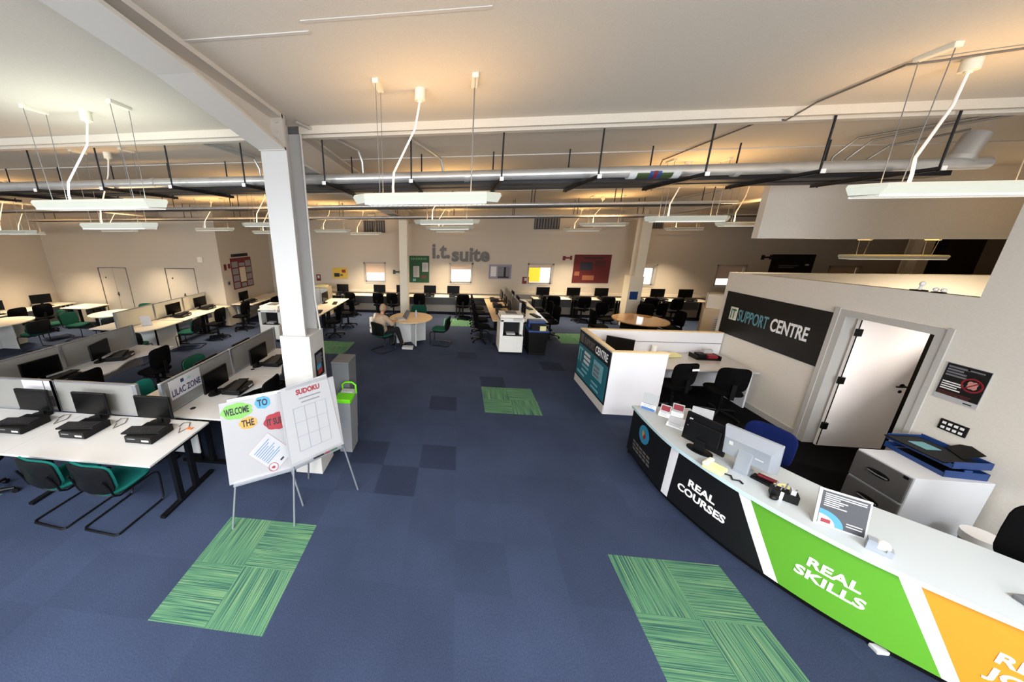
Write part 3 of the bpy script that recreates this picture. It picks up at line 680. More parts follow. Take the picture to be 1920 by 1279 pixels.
b.add([(.07 - .05, -.0105, .02 - .045), (.07 - .042, -.0105, .02 - .052), (.07 + .05, -.0105, .02 + .045), (.07 + .042, -.0105, .02 + .052)], [(0, 1, 2, 3)])
b.build('prohibition_ring', REDL, t); flat('symbol', blob(.07, .02, .035, .042, 4, .3, 5), -.0085, .001, mat('pink_print', srgb(214, 150, 140), .6), t)
t = owall('switch_panel', 'black eight-gang switch plate on the wall below the black poster', 'switch', -.545, 1.055); B(-.1, .1, -.012, 0, -.06, .06, 'plate', SIGNK, t, .006)
for k in range(8): B(-.075 + (k % 4) * .042, -.05 + (k % 4) * .042, -.017, -.012, (.012 if k < 4 else -.04), (.038 if k < 4 else -.014), 'switch', SIGNW, t)
t = thing('sensor', 'small white sensor on a black foot on top of the office partition', 'sensor', (OX + .05, .16, 2.408)); MB().box(-.05, .05, -.04, .04, 0, .015).build('foot', BLACKP, t); MB().cyl((0, 0, .01), (0, -.01, .07), .012).ell((0, -.01, .085), .022, .022, .03).build('head', SIGNW, t, True)
t = thing('sensor', 'small white twin sensor on top of the office partition nearer its end', 'sensor', (OX + .05, -.0, 2.412)); MB().box(-.03, .03, -.04, .04, 0, .012).build('foot', BLACKP, t); MB().ell((0, -.03, .035), .02, .022, .022).ell((0, .03, .035), .02, .022, .022).build('head', SIGNW, t, True)

# ------------------------------------------------------------------ furniture builders
def tfoot_leg(parent, x, y0, y1, h=.70, m_=None):
    """one desk end-leg: two uprights on a long foot, running along y"""
    ym = (y0 + y1) / 2
    f = MB(); f.box(x - .03, x + .03, y0, y1, 0, .035, c=.006); f.box(x - .025, x + .025, ym - .14, ym - .08, .03, h); f.box(x - .025, x + .025, ym + .08, ym + .14, .03, h); f.box(x - .02, x + .02, y0 + .08, y1 - .05, h - .05, h)
    return f.build('leg', m_ or BLACKM, parent)
def desk(name, label, x0, x1, y0, y1, along='x', top=DESKW, z=.73, front=-1, poly=None, group='desks', port=None, legs=(1, 1)):
    t = thing(name, label, 'desk', ((x0 + x1) / 2, (y0 + y1) / 2, 0), 0, group)
    ox, oy = (x0 + x1) / 2, (y0 + y1) / 2; a, b_ = (x1 - x0) / 2, (y1 - y0) / 2
    if poly: MB().prism([(p[0] - ox, p[1] - oy) for p in poly], z - .025, z).build('desktop', top, t)
    else: MB().box(-a + .002, a - .002, -b_, b_, z - .025, z, c=.004).build('desktop', top, t)
    if along == 'x':
        if legs[0]: tfoot_leg(t, -a + .06, -b_ + .04, b_ - .04, z - .026)
        if legs[1]: tfoot_leg(t, a - .06, -b_ + .04, b_ - .04, z - .026)
        B(-a + .1, a - .1, -front * (b_ - .12), -front * (b_ - .10), .34, z - .03, 'modesty_panel', mat('dark_modesty', srgb(112, 106, 104), .6) if top is DESKC else LGREY, t)
    else:
        for s, q in ((-1, legs[0]), (1, legs[1])):
            if not q: continue
            f = MB(); y = s * (b_ - .06); f.box(-a + .04, a - .04, y - .03, y + .03, 0, .035); f.box(-.12, -.06, y - .025, y + .025, .03, z - .026); f.box(.06, .12, y - .025, y + .025, .03, z - .026); f.box(-a + .06, a - .08, y - .02, y + .02, z - .07, z - .026); f.build('leg', BLACKM, t)
        xs = -front * (a - .12); B(min(xs, xs + .02), max(xs, xs + .02), -b_ + .1, b_ - .1, .34, z - .03, 'modesty_panel', LGREY, t)
    if port: MB().cyl((port[0] - ox, port[1] - oy, z - .002), (port[0] - ox, port[1] - oy, z + .003), .035, 16).build('cable_port', BLACKP, t)
    return t
def screen_panel(label, p0, p1, z0=.735, z1=1.19, post=(0, 1), m_=SCREENF, group='desk screens'):
    p0, p1 = Vector(p0), Vector(p1); d = (p1 - p0); L = d.length; a = math.atan2(d.y, d.x)
    t = thing('desk_screen', label, 'screen', (p0.x, p0.y, z0), a, group); H = z1 - z0
    B(.03, L - .03, -.014, .014, .02, H - .015, 'panel', m_, t)
    f = MB(); f.box(.02, L - .02, -.017, .017, H - .018, H); f.box(.02, L - .02, -.017, .017, 0, .02); f.build('frame', ALU, t)
    for s in (0, 1):
        if s in post: MB().box(s * L - .028, s * L + .028, -.024, .024, -.005, H + .003, c=.006).build('post', ALU, t)
    return t
# monitor: screen faces local -y
def make_monitor(label, wd=.48, h=.30, stand=.09, group='computer monitors', backm=BLACKP):
    t = thing('monitor', label, 'monitor', (0, 0, 0), 0, group)
    MB().box(-wd / 2, wd / 2, -.012, .018, stand, stand + h, c=.006).box(-wd * .3, wd * .3, .018, .045, stand + .05, stand + h - .05, c=.01).build('housing', backm, t)
    B(-wd / 2 + .015, wd / 2 - .015, -.0145, -.0115, stand + .02, stand + h - .015, 'screen', SCREEN, t)
    MB().box(-.035, .035, .03, .055, .01, stand + .12, c=.004).build('stand', backm, t)
    MB().prism([(.13 * math.cos(2 * PI * k / 20), .03 + .09 * math.sin(2 * PI * k / 20)) for k in range(20)], 0, .014).build('base', backm, t)
    return t
def make_pc(label, group='desktop computers'):
    t = thing('desktop_computer', label, 'computer', (0, 0, 0), 0, group)
    MB().box(-.17, .17, -.15, .14, 0, .085, c=.005).build('case', BLACKP, t)
    f = B(-.165, .165, -.158, -.15, .005, .08, 'front_panel', BLACKM, t); B(-.13, -.03, -.161, -.158, .05, .062, 'drive_slot', GREYP, f); B(.05, .14, -.161, -.158, .03, .05, 'badge', LGREY, f)
    return t
def make_keyboard(label, group='keyboards', m_=BLACKP):
    t = thing('keyboard', label, 'keyboard', (0, 0, 0), 0, group)
    MB().box(-.22, .22, -.075, .075, 0, .018, c=.004).build('body', m_, t)
    f = MB()
    for r_ in range(5):
        for c_ in range(14): f.box(-.205 + c_ * .0295, -.205 + c_ * .0295 + .024, -.062 + r_ * .026, -.062 + r_ * .026 + .02, .018, .024)
    k = f.build('keys', mat('key_grey', srgb(44, 44, 48), .5), t)
    return t
MON = PC = KB = None
def workstation(x, y, rz, where, z=.732, pc=True, kb=True, stand_dx=0.0, pcdx=.02, kbrot=.25):
    """monitor, low desktop case and keyboard; user sits on the local -y side"""
    global MON, PC, KB
    R_ = Matrix.Rotation(rz, 3, 'Z')
    def at(dx, dy, dz): v = R_ @ Vector((dx, dy, 0)); return (x + v.x, y + v.y, z + dz)
    lab = 'black monitor ' + where
    if MON is None: MON = make_monitor(lab); MON.location = at(stand_dx, .14, 0); MON.rotation_euler = (0, 0, rz)
    else: dup(MON, at(stand_dx, .14, 0), rz, lab)
    if pc:
        lab = 'flat black desktop computer ' + where
        if PC is None: PC = make_pc(lab); PC.location = at(pcdx, -.085, 0); PC.rotation_euler = (0, 0, rz)
        else: dup(PC, at(pcdx, -.085, 0), rz, lab)
    if kb:
        lab = 'black keyboard ' + where; kz = .088 if pc else .0; dy = -.12 if pc else -.2
        if KB is None: KB = make_keyboard(lab); KB.location = at(pcdx - .02, dy, kz); KB.rotation_euler = (0, 0, rz + kbrot)
        else: dup(KB, at(pcdx - .02, dy, kz), rz + kbrot, lab)
# chairs face local +y
def pad(cx, cy, cz, rx, ry, rz_, n=20, k=8, p=.6, m=None):
    """rounded cushion"""
    b = MB(); vs = []; fs = []
    sg = lambda v: math.copysign(abs(v) ** p, v)
    for j in range(k + 1):
        t = -PI / 2 + PI * j / k
        for i in range(n):
            a = 2 * PI * i / n
            vs.append((cx + rx * sg(math.cos(t)) * sg(math.cos(a)), cy + ry * sg(math.cos(t)) * sg(math.sin(a)), cz + rz_ * sg(math.sin(t))))
    for j in range(k):
        for i in range(n): fs.append((j * n + i, j * n + (i + 1) % n, (j + 1) * n + (i + 1) % n, (j + 1) * n + i))
    return b.add(vs, fs, m)
def back_pad(w_, h_, t_, y, z, curve=.05, round_=.45, n=24, lean=.10):
    """curved chair back: rounded-rectangle outline, bowed about z"""
    b = MB(); out = []
    for i in range(n):
        a = 2 * PI * i / n; sg = lambda v: math.copysign(abs(v) ** round_, v)
        out.append((w_ / 2 * sg(math.cos(a)), h_ / 2 * sg(math.sin(a))))
    def P(u, v, d): return (u, y - lean * (v + h_ / 2) + curve * (u / (w_ / 2)) ** 2 + d, z + v)
    rings = [(.0, -t_ / 2), (.88, -t_ / 2), (1, -t_ * .25), (1, t_ * .25), (.88, t_ / 2), (.0, t_ / 2)]
    vs = []; fs = []
    for s, d in rings:
        for u, v in out: vs.append(P(u * max(s, .02), v * max(s, .02), d))
    for j in range(len(rings) - 1):
        for i in range(n): fs.append((j * n + i, j * n + (i + 1) % n, (j + 1) * n + (i + 1) % n, (j + 1) * n + i))
    fs += [tuple(range(n - 1, -1, -1)), tuple(range((len(rings) - 1) * n, len(rings) * n))]
    return b.add(vs, fs)
def make_cantilever(label, fab, group):
    t = thing('cantilever_chair', label, 'chair', (0, 0, 0), 0, group)
    st = pad(0, .02, .455, .235, .23, .035).build('seat', fab, t, True); pad(0, .02, .428, .23, .225, .018).build('seat_shell', BLACKP, st, True)
    bk = back_pad(.52, .35, .035, -.20, .65).build('backrest', fab, t, True); back_pad(.525, .355, .024, -.226, .65).build('back_shell', BLACKP, bk, True)
    f = MB(); r_ = .011
    for s in (-1, 1):
        x = s * .225
        f.tube([(x * .95, -.25, .67), (x, -.215, .56), (x, -.19, .45), (x, -.14, .415), (x, .20, .41), (x, .25, .385), (x, .262, .33), (x, .25, .05), (x, .23, .016), (x, .18, .011), (x, -.24, .011)], r_, 8)
    f.tube([(-.225, -.24, .011), (-.19, -.265, .011), (.19, -.265, .011), (.225, -.24, .011)], r_, 8); f.tube([(-.225, .0, .412), (.225, .0, .412)], r_ * .9, 8)
    f.build('frame', BLACKM, t, True)
    return t
def make_operator(label, fab, group, arms=False, backh=.42):
    t = thing('operator_chair', label, 'chair', (0, 0, 0), 0, group)
    pad(0, .02, .47, .24, .23, .04).build('seat', fab, t, True)
    bk = back_pad(.44, backh, .05, -.19, .52 + backh / 2 + .02, lean=.08).build('backrest', fab, t, True)
    MB().box(-.03, .03, -.26, -.235, .42, .68).box(-.03, .03, -.26, -.02, .415, .435).build('back_stem', BLACKP, t)
    MB().cyl((0, 0, .08), (0, 0, .43), .028, 12).cyl((0, 0, .08), (0, 0, .25), .036, 12).box(-.1, .1, -.1, .1, .415, .43).build('gas_column', BLACKM, t, True)
    f = MB()
    for k in range(5):
        a = 2 * PI * k / 5 + .3; f.cyl((0, 0, .10), (.29 * math.cos(a), .29 * math.sin(a), .065), .026, 8, .016)
    f.build('star_base', BLACKP, t, True)
    for k in range(5):
        a = 2 * PI * k / 5 + .3; cx_, cy_ = .29 * math.cos(a), .29 * math.sin(a); q = Vector((-math.sin(a), math.cos(a), 0)) * .018
        MB().cyl((cx_ - q.x, cy_ - q.y, .028), (cx_ + q.x, cy_ + q.y, .028), .028, 10).build('caster', BLACKP, t, True)
    if arms:
        for s in (-1, 1): MB().tube([(s * .23, -.02, .44), (s * .28, -.02, .46), (s * .28, -.02, .66)], .014).box(s * .28 - .03, s * .28 + .03, -.14, .12, .66, .69, c=.01).build('armrest', BLACKP, t)
    return t
CH = {}
def chair(kind, x, y, rz, label):
    if kind not in CH:
        if kind == 'teal': o = make_cantilever(label, TEALF, 'teal cantilever chairs')
        elif kind == 'green': o = make_cantilever(label, GREENF, 'green cantilever chairs')
        elif kind == 'black': o = make_operator(label, BLACKF, 'black operator chairs')
        CH[kind] = o; o.location = (x, y, 0); o.rotation_euler = (0, 0, rz); return o
    return dup(CH[kind], (x, y, 0), rz, label)

# ------------------------------------------------------------------ left-hand computer rows
L_, R_90 = PI / 2, -PI / 2
# near row along x
desk('computer_desk', 'white desk nearest the flip-chart easels, its corner beside them', -4.50, -2.68, -1.65, -.83, group='white desks of the near row')
desk('computer_desk', 'white desk of the near row running out of the left edge', -6.32, -4.50, -1.65, -.83, group='white desks of the near row', legs=(1, 0))
screen_panel('grey desk screen of the near row, left panel with papers pinned to it', (-6.5, -.80), (-4.88, -.80), post=(1,))
screen_panel('grey desk screen of the near row, right panel behind two monitors', (-4.88, -.80), (-3.66, -.80), post=(0, 1))
tag(B(-5.34, -5.02, -.822, -.818, 1.0, 1.18, 'paper', PAPER), 'white sheet pinned at the top of the near row screen, left one', 'paper'); tag(B(-5.00, -4.91, -.822, -.818, .96, 1.18, 'paper', PAPER), 'narrow white sheet pinned beside the post of the near row screen', 'paper')
for x, dx, w_ in ((-5.03, .14, 'on the near white desk, leftmost of the three there'), (-4.18, .16, 'on the near white desk, middle of the three there'), (-3.29, .14, 'on the near white desk, closest to the easels')):
    workstation(x, -1.09, 0, w_, pcdx=dx, kbrot=.12)
for x, w_ in ((-5.0, 'leftmost'), (-4.15, 'middle'), (-3.26, 'rightmost')):
    tag(MB().tube([(x + .33, -1.0, .737), (x + .40, -1.10, .737), (x + .43, -.98, .737), (x + .36, -.88, .738), (x + .28, -.90, .737), (x + .30, -.98, .738)], .005, 6).build('cable', mat('grey_cable', srgb(120, 112, 104), .6), None, True), 'loose cable on the near white desk right of the %s computer' % w_, 'cable')
tag(MB().box(-.035, .035, -.02, .02, 0, .012, c=.003).build('card', mat('orange_card', srgb(214, 120, 60), .6), None, loc=(-2.80, -1.0, .731)), 'small orange card lying on the near white desk corner', 'card')
chair('teal', -3.86, -1.57, -.10, 'teal cantilever chair tucked under the near white desk, left of the two'); chair('teal', -3.22, -1.58, -.08, 'teal cantilever chair tucked under the near white desk, right of the two')
chair('black', -5.12, -1.62, .3, 'black operator chair at the near white desk, cut by the left edge')
# row running away from the easels (lilac zone)
wave = lambda x0, x1, y0, y1: [(x0, y0), (x1, y0), (x1, y0 + .12), (x1 - .10, y0 + .3), (x1 - .2, y0 + .5), (x1 - .22, y0 + .66), (x1 - .12, y0 + .86), (x1, y0 + 1.0), (x1 + .02, y1), (x0, y1)]
desk('computer_desk', 'white wavy desk beside the lilac zone sign', -3.33, -2.55, -.76, .56, 'y', poly=wave(-3.33, -2.55, -.76, .56), port=(-3.15, -.55), front=1, group='white wavy desks')
desk('computer_desk', 'white wavy desk next to the near white column', -3.33, -2.55, .57, 1.86, 'y', poly=wave(-3.33, -2.55, .57, 1.86), port=(-3.15, .78), front=1, group='white wavy desks')
screen_panel('grey desk screen carrying the lilac zone sign', (-3.35, -.74), (-3.35, .55)); screen_panel('grey desk screen behind the monitor next to the near white column', (-3.35, .55), (-3.35, 1.86), post=(1,))
for y, w_ in ((-.10, 'on the wavy desk beside the lilac zone sign'), (.96, 'on the wavy desk next to the near white column')): workstation(-2.98, y, L_, w_, pcdx=.12, kbrot=.2)
chair('black', -2.52, .05, L_, 'black operator chair at the wavy desk beside the lilac zone sign'); chair('black', -2.38, .85, L_ - .15, 'black operator chair at the wavy desk beside the near white column')
t = thing('paper_sign', 'white LILAC ZONE sign taped to the grey desk screen', 'sign', (-3.318, -.41, .92), L_)
B(-.26, .26, -.004, 0, -.02, .25, 'sheet', PAPER, t); text('lettering', 'LILAC ZONE', .13, mat('violet_grey', srgb(84, 80, 112), .6), t, -.24, .02, -.005, bold=.003, width=.48)
text('logo_word', 'lilac', .05, TEALL, t, .02, .17, -.005); plate('logo_mark', -.08, -.03, .165, .215, -.004, .002, mat('navy_mark', srgb(50, 80, 110), .6), t)
desk('computer_desk', 'white desk behind the lilac zone screen with the teal chair', -4.15, -3.37, -.74, .55, 'y', front=-1, group='white desks behind the lilac screen'); desk('computer_desk', 'white desk behind the lilac screens, further of the two', -4.15, -3.37, .56, 1.86, 'y', front=-1, group='white desks behind the lilac screen')
for y, w_ in ((.28, 'peeping over the lilac zone screen'), (1.15, 'peeping over the second lilac row screen')): workstation(-3.72, y, R_90, w_, pc=False)
chair('teal', -4.28, -.08, R_90 + .15, 'teal chair back rising behind the lilac zone screen'); chair('green', -4.3, 1.0, R_90, 'green chair behind the second lilac row screen')
# third row
for k, (y0, y1) in enumerate(((-.79, .42), (.43, 1.75))):
    desk('computer_desk', ('white wavy desk of the second row from the left, near half', 'white wavy desk of the second row from the left, far half')[k], -6.48, -5.60, y0, y1, 'y', poly=wave(-6.48, -5.60, y0, y1), front=1, group='white wavy desks of the second row')
screen_panel('grey desk screen of the second row from the left, near panel', (-6.5, -.78), (-6.5, .42)); screen_panel('grey desk screen of the second row from the left, far panel', (-6.5, .42), (-6.5, 1.72), post=(1,))
for y, w_ in ((-.05, 'against the second row screen, near one'), (.88, 'against the second row screen, far one')): workstation(-6.1, y, L_ + (.35 if y > .5 else -.1), w_, pcdx=.1)
chair('black', -5.62, -.02, L_, 'black chair at the second row from the left, nearer of the two'); chair('black', -5.45, 1.1, L_, 'black chair at the second row from the left, further of the two')
# fourth row with the rounded end table
desk('computer_desk', 'cream desk beside the rounded end table of the far left row', -8.0, -7.2, 3.75, 4.85, 'y', DESKC, front=1, group='cream desks of the far left row'); desk('computer_desk', 'cream desk of the far left row up to the inner corner', -8.0, -7.2, 4.86, 5.66, 'y', DESKC, front=1, group='cream desks of the far left row')
t = thing('end_table', 'cream round-ended table with a white panel leg and a paper stand on it', 'table', (-7.60, 3.12, 0))
MB().prism([(.42 * math.cos(a), .55 * math.sin(a) - .0) for a in [PI + PI * k / 16 for k in range(17)]] + [(.42, .58), (-.42, .58)], .705, .73).build('tabletop', DESKC, t)
B(-.25, .25, -.12, -.09, 0, .704, 'panel_leg', LGREY, t); B(.22, .25, -.12, .5, 0, .704, 'panel_leg', LGREY, t)
for y0, y1, w_, po in ((2.7, 3.72, 'nearest panel beside the rounded end table', (0, 1)), (3.72, 4.7, 'middle panel', (1,)), (4.7, 5.62, 'far panel at the wall', (1,))): screen_panel('pale desk screen of the far left row, ' + w_, (-8.05, y0), (-8.05, y1), post=po, m_=mat('pale_screen_fabric', srgb(206, 200, 180), .8))
t = thing('paper_stand', 'small white paper stand on the rounded end table', 'stand', (-7.7, 3.12, .731), .5); MB().add([(-.11, .04, 0), (.11, .04, 0), (.11, .0, .27), (-.11, .0, .27), (-.11, .046, 0), (.11, .046, 0), (.11, .006, .27), (-.11, .006, .27)], [(0, 1, 2, 3), (7, 6, 5, 4), (0, 4, 5, 1), (2, 6, 7, 3), (1, 5, 6, 2), (0, 3, 7, 4)]).build('sheet', PAPER, t); B(-.11, .11, 0, .1, 0, .004, 'foot', PAPER, t)
for y, w_ in ((4.15, 'at the pale screens, nearer one'), (5.15, 'at the pale screens, further one')): workstation(-7.7, y, L_, w_)
desk('computer_desk', 'cream desk below the tall red noticeboard', -7.34, -6.55, 5.9, 7.25, 'y', DESKC, front=1, group='cream wall desks'); desk('computer_desk', 'cream desk further along the wall with the red noticeboard', -7.34, -6.55, 7.26, 8.0, 'y', DESKC, front=1, group='cream wall desks')
workstation(-6.95, 6.25, L_, 'below the tall red noticeboard')
chair('green', -7.35, 2.42, .4, 'green chair standing at the near end of the rounded end table'); chair('green', -6.95, 3.62, L_ + .3, 'green chair pulled up to the far left row beside the end table'); chair('black', -6.75, 4.4, L_, 'black chair at the far left row, nearest the end table')
chair('black', -6.6, 5.35, L_, 'black chair at the far left row by the inner corner'); chair('black', -6.15, 6.3, L_, 'black chair below the tall red noticeboard')
desk('computer_desk', 'white desk on the left side of the pale screens', -8.95, -8.12, 2.72, 4.1, 'y', front=-1, group='white desks left of the pale screens')
# far left corner
desk('computer_desk', 'cream desk against the left wall in the far corner', -13.88, -13.1, 3.0, 5.6, 'y', DESKC, front=1)
for y, w_ in ((4.95, 'on the desk at the left wall, nearer the corner'), (3.75, 'on the desk at the left wall, cut by the left edge')): workstation(-13.5, y, L_ - .5, w_, pc=False)
chair('black', -12.8, 4.4, L_ - .3, 'black chair at the left wall desk, nearer the corner'); chair('black', -12.85, 3.78, L_, 'black chair at the left wall desk, nearer the left edge')
desk('computer_desk', 'dark-fronted desk in front of the double door, behind the green chairs', -12.6, -11.6, 4.75, 5.5, 'x', DESKC)
def round_table(label, x, y, r, top, m_leg=LGREY, z=.74):
    t = thing('round_table', label, 'table', (x, y, 0)); n = 40
    MB().prism([(r * math.cos(2 * PI * k / n), r * math.sin(2 * PI * k / n)) for k in range(n)], z - .025, z).build('tabletop', top, t)
    B(-r * .72, r * .72, -.014, .014, 0, z - .026, 'panel_leg', m_leg, t); B(-.014, .014, -r * .72, -.015, 0, z - .026, 'panel_leg', m_leg, t); B(-.014, .014, .015, r * .72, 0, z - .026, 'panel_leg', m_leg, t)
    return t
round_table('cream round table cut by the left edge', -12.15, 2.95, .72, DESKC)
chair('green', -11.05, 3.0, L_, 'green chair on the right of the round table at the left edge'); chair('green', -11.75, 3.95, PI - .3, 'green chair behind the round table at the left edge'); chair('green', -11.45, 1.95, -.35, 'green chair in front of the round table at the left edge')
round_table('cream table in front of the double door', -10.1, 4.3, .55, DESKC); chair('green', -10.9, 3.9, R_90 + .2, 'green chair facing away on the left of the table by the double door'); chair('green', -10.0, 5.1, PI, 'green chair behind the table by the double door'); chair('green', -9.4, 3.7, L_ * .6, 'green chair on the right of the table by the double door'); chair('green', -9.0, 4.9, L_, 'green chair peeping over the pale screen near the single door')

# ------------------------------------------------------------------ back wall
bx = (-7.2, -5.75, -4.3, -2.7, -1.1, .5, 2.1, 3.3, 4.9, 6.5, 8.0, 9.4)
for k in range(len(bx) - 1):
    if k == 6: continue
    desk('computer_desk', 'pale desk along the back wall, number %d of the run from the left' % (k + 1), bx[k], bx[k + 1], 7.98, 8.5, 'x', DESKC, front=-1, group='back wall desks')
for x, w_ in ((-5.9, 'on the back wall desk left of the yellow poster'), (-4.18, 'on the back wall desk below the yellow poster'), (-2.65, 'below the first window'), (-1.72, 'partly behind the thin far column'), (-.62, 'below the green noticeboard'), (.30, 'below the second window'),
              (3.69, 'below the third window'), (4.80, 'below the dark red noticeboard'), (5.80, 'below the right end of the dark red noticeboard'), (6.93, 'partly behind the far right column'), (8.70, 'at the right end of the back wall desks')): workstation(x, 8.13, 0, w_, kb=False)
for x, w_ in ((-3.55, 'just left of the first window'), (-2.47, 'below the first window'), (-1.95, 'behind the thin far column'), (-.95, 'below the green noticeboard'), (.68, 'below the second window'), (3.88, 'below the third window'), (4.9, 'below the dark red noticeboard'), (5.7, 'left of the far right column'), (7.1, 'right of the far right column'), (7.9, 'near the right end')):
    chair('black', x, 7.55, random.uniform(-.25, .25), 'black operator chair at the back wall desk ' + w_)
# row partly hidden behind the near column
desk('computer_desk', 'pale desk jutting from the back wall just right of the near column, near half', -4.3, -3.6, 4.5, 5.9, 'y', DESKC, front=1); desk('computer_desk', 'pale desk jutting from the back wall just right of the near column, far half', -4.3, -3.6, 5.91, 7.3, 'y', DESKC, front=1)
for y, w_ in ((5.1, 'just right of the near column, nearer one'), (6.4, 'just right of the near column, further one')): workstation(-4.0, y, L_, w_, pc=False)
chair('black', -3.3, 5.0, L_, 'black chair at the jutting desk right of the near column, nearer'); chair('black', -3.25, 6.1, L_, 'black chair at the jutting desk right of the near column, further')
t = thing('cabinet', 'low grey cabinet with papers on top below the yellow poster', 'cabinet', (-4.75, 7.6, 0)); B(-.3, .3, -.22, .22, 0, 1.12, 'carcass', mat('beige_steel', srgb(186, 172, 146), .5), t, .01); B(-.28, -.01, -.235, -.22, .05, 1.08, 'door', LGREY, t); B(.01, .28, -.235, -.22, .05, 1.08, 'door', LGREY, t)
tag(B(-5.0, -4.55, 7.45, 7.75, 1.121, 1.18, 'folder', YNOTE), 'stack of yellowish folders on the low grey cabinet', 'folders')

# ------------------------------------------------------------------ island of desks in the middle
for k, (y0, y1) in enumerate(((4.62, 6.2), (6.21, 7.8))):
    desk('computer_desk', ('near', 'far')[k] + ' beech desk on the left side of the central island', 1.46, 2.17, y0, y1, 'y', DESKB, front=-1); desk('computer_desk', ('near', 'far')[k] + ' white desk on the right side of the central island', 2.28, 2.96, y0, y1, 'y', DESKW, front=1)
for k, (y0, y1) in enumerate(((4.9, 6.2), (6.2, 7.8))): screen_panel(('near', 'far')[k] + ' desk screen along the middle of the central island', (2.225, y0), (2.225, y1), post=(0, 1) if k == 0 else (1,))
for y, w_ in ((5.5, 'on the central island, left side, nearest the copier'), (6.4, 'on the central island, left side, middle'), (7.35, 'on the central island, left side, farthest')): workstation(1.88, y, R_90, w_)
for y, w_ in ((5.3, 'on the central island, right side, nearest the copier'), (6.3, 'on the central island, right side, middle'), (7.3, 'on the central island, right side, farthest')): workstation(2.56, y, L_, w_, pc=False)
for y, w_ in ((4.95, 'nearest the copier'), (5.75, 'second from the copier'), (6.6, 'third from the copier'), (7.3, 'farthest from the copier')): chair('black', 1.18, y, R_90 + random.uniform(-.2, .2), 'black chair on the left of the central island, ' + w_)
for y, w_ in ((5.6, 'nearest'), (6.4, 'middle'), (7.15, 'farthest')): chair('black', 3.3, y, L_ + random.uniform(-.2, .2), 'black chair on the right of the central island, %s of three' % w_)
def copier(label, x, y, rz=0):
    t = thing('copier', label, 'copier', (x, y, 0), rz, 'white copiers'); b_ = MB().box(-.30, .30, -.30, .32, .06, .50, c=.012).build('cabinet', COPW, t)
    for k in range(3): B(-.285, .14, -.312, -.30, .09 + k * .135, .21 + k * .135, 'drawer', COPW, t, .004)
    B(.16, .285, -.312, -.30, .09, .48, 'side_door', COPW, t, .004)
    B(-.26, .26, -.26, .28, 0, .06, 'plinth', BLACKP, t)
    MB().box(-.30, -.22, -.30, .32, .50, .93).box(.22, .30, -.18, .32, .50, .93).box(-.22, .22, .05, .32, .50, .93).box(-.30, .30, -.30, .32, .88, .97, c=.01).build('body', COPW, t)
    MB().box(-.22, .22, -.05, .05, .505, .875).box(-.22, .27, -.26, .05, .50, .525).build('output_bay', BLACKP, t); B(-.12, .1, -.24, -.06, .526, .56, 'paper', PAPER, t)
    MB().box(-.29, .28, -.22, .30, .972, 1.05, c=.012).build('lid', COPW, t); B(.02, .24, -.36, -.26, .93, .975, 'control_panel', LGREY, t, .006); B(-.14, .14, -.1, .2, 1.05, 1.062, 'document_tray', GREYP, t)
copier('white copier at the near end of the central island', 1.88, 4.24); copier('white copier partly hidden behind the near white column', -5.0, 4.6)
t = thing('recycling_bin', 'black recycling bin with a blue lid beside the central copier', 'bin', (2.56, 4.2, 0)); f = MB().box(-.22, .22, -.24, .24, 0, .06).add([(-.2, -.22, .04), (.2, -.22, .04), (.2, .22, .04), (-.2, .22, .04), (-.25, -.27, .62), (.25, -.27, .62), (.25, .27, .62), (-.25, .27, .62)], [(0, 3, 2, 1), (4, 5, 6, 7), (0, 1, 5, 4), (1, 2, 6, 5), (2, 3, 7, 6), (3, 0, 4, 7)]); f.build('body', BLACKP, t)
MB().box(-.26, .26, -.28, .28, .62, .67, c=.015).box(-.22, .22, -.02, .26, .67, .86, c=.03).build('lid', BLUEP, t); B(-.18, .18, -.24, -.04, .671, .80, 'slot_hood', BLACKP, t); B(.02, .17, -.25, -.24, .67, .79, 'label', YNOTE, t)

# ------------------------------------------------------------------ round tables
round_table('beech round table where the person sits', -.86, 4.72, .62, DESKB).rotation_euler = (0, 0, .45)
chair('green', -.78, 5.75, PI, 'green chair behind the beech round table, beside the thin column'); chair('green', .02, 4.6, L_ - .2, 'green chair on the right of the beech round table')
chair('green', -1.52, 3.92, -.62, 'green chair that the person in the beige jacket sits on')
t = thing('ring_binder', 'dark open folder standing on the beech round table', 'folder', (-1.02, 4.56, .741), .5); MB().add([(-.02, -.17, 0), (.12, -.14, .22), (.12, .14, .22), (-.02, .17, 0), (0, -.17, -.0), (.135, -.14, .215), (.135, .14, .215), (0, .17, 0)], [(0, 1, 2, 3), (7, 6, 5, 4), (0, 4, 5, 1), (1, 5, 6, 2), (2, 6, 7, 3), (3, 7, 4, 0)]).build('cover', GREYP, t); B(-.25, -.02, -.16, .16, 0, .02, 'pages', PAPER, t)
tag(MB().cyl((0, 0, 0), (0, 0, .17), .036, 14, .03).cyl((0, 0, .17), (0, 0, .2), .016, 10).build('bottle', mat('clear_plastic', srgb(190, 190, 205), .2), None, True, (-.72, 4.78, .741)), 'small pale bottle standing on the beech round table', 'bottle')
round_table('orange-brown round table beside the support desk pod', 5.58, 5.15, .69, mat('light_wood', srgb(206, 160, 104), .08, noise=.05, bscale=10), BLACKM)
for x, y, rz, w_ in ((6.55, 5.3, L_, 'right of the orange-brown round table'), (6.2, 6.1, PI * .8, 'behind the orange-brown round table, right side'), (5.1, 6.2, PI * 1.1, 'behind the orange-brown round table, left side'), (4.55, 5.3, R_90, 'left of the orange-brown round table'), (6.9, 6.7, .4, 'between the round table and the back wall desks')): chair('black', x, y, rz, 'black operator chair ' + w_)
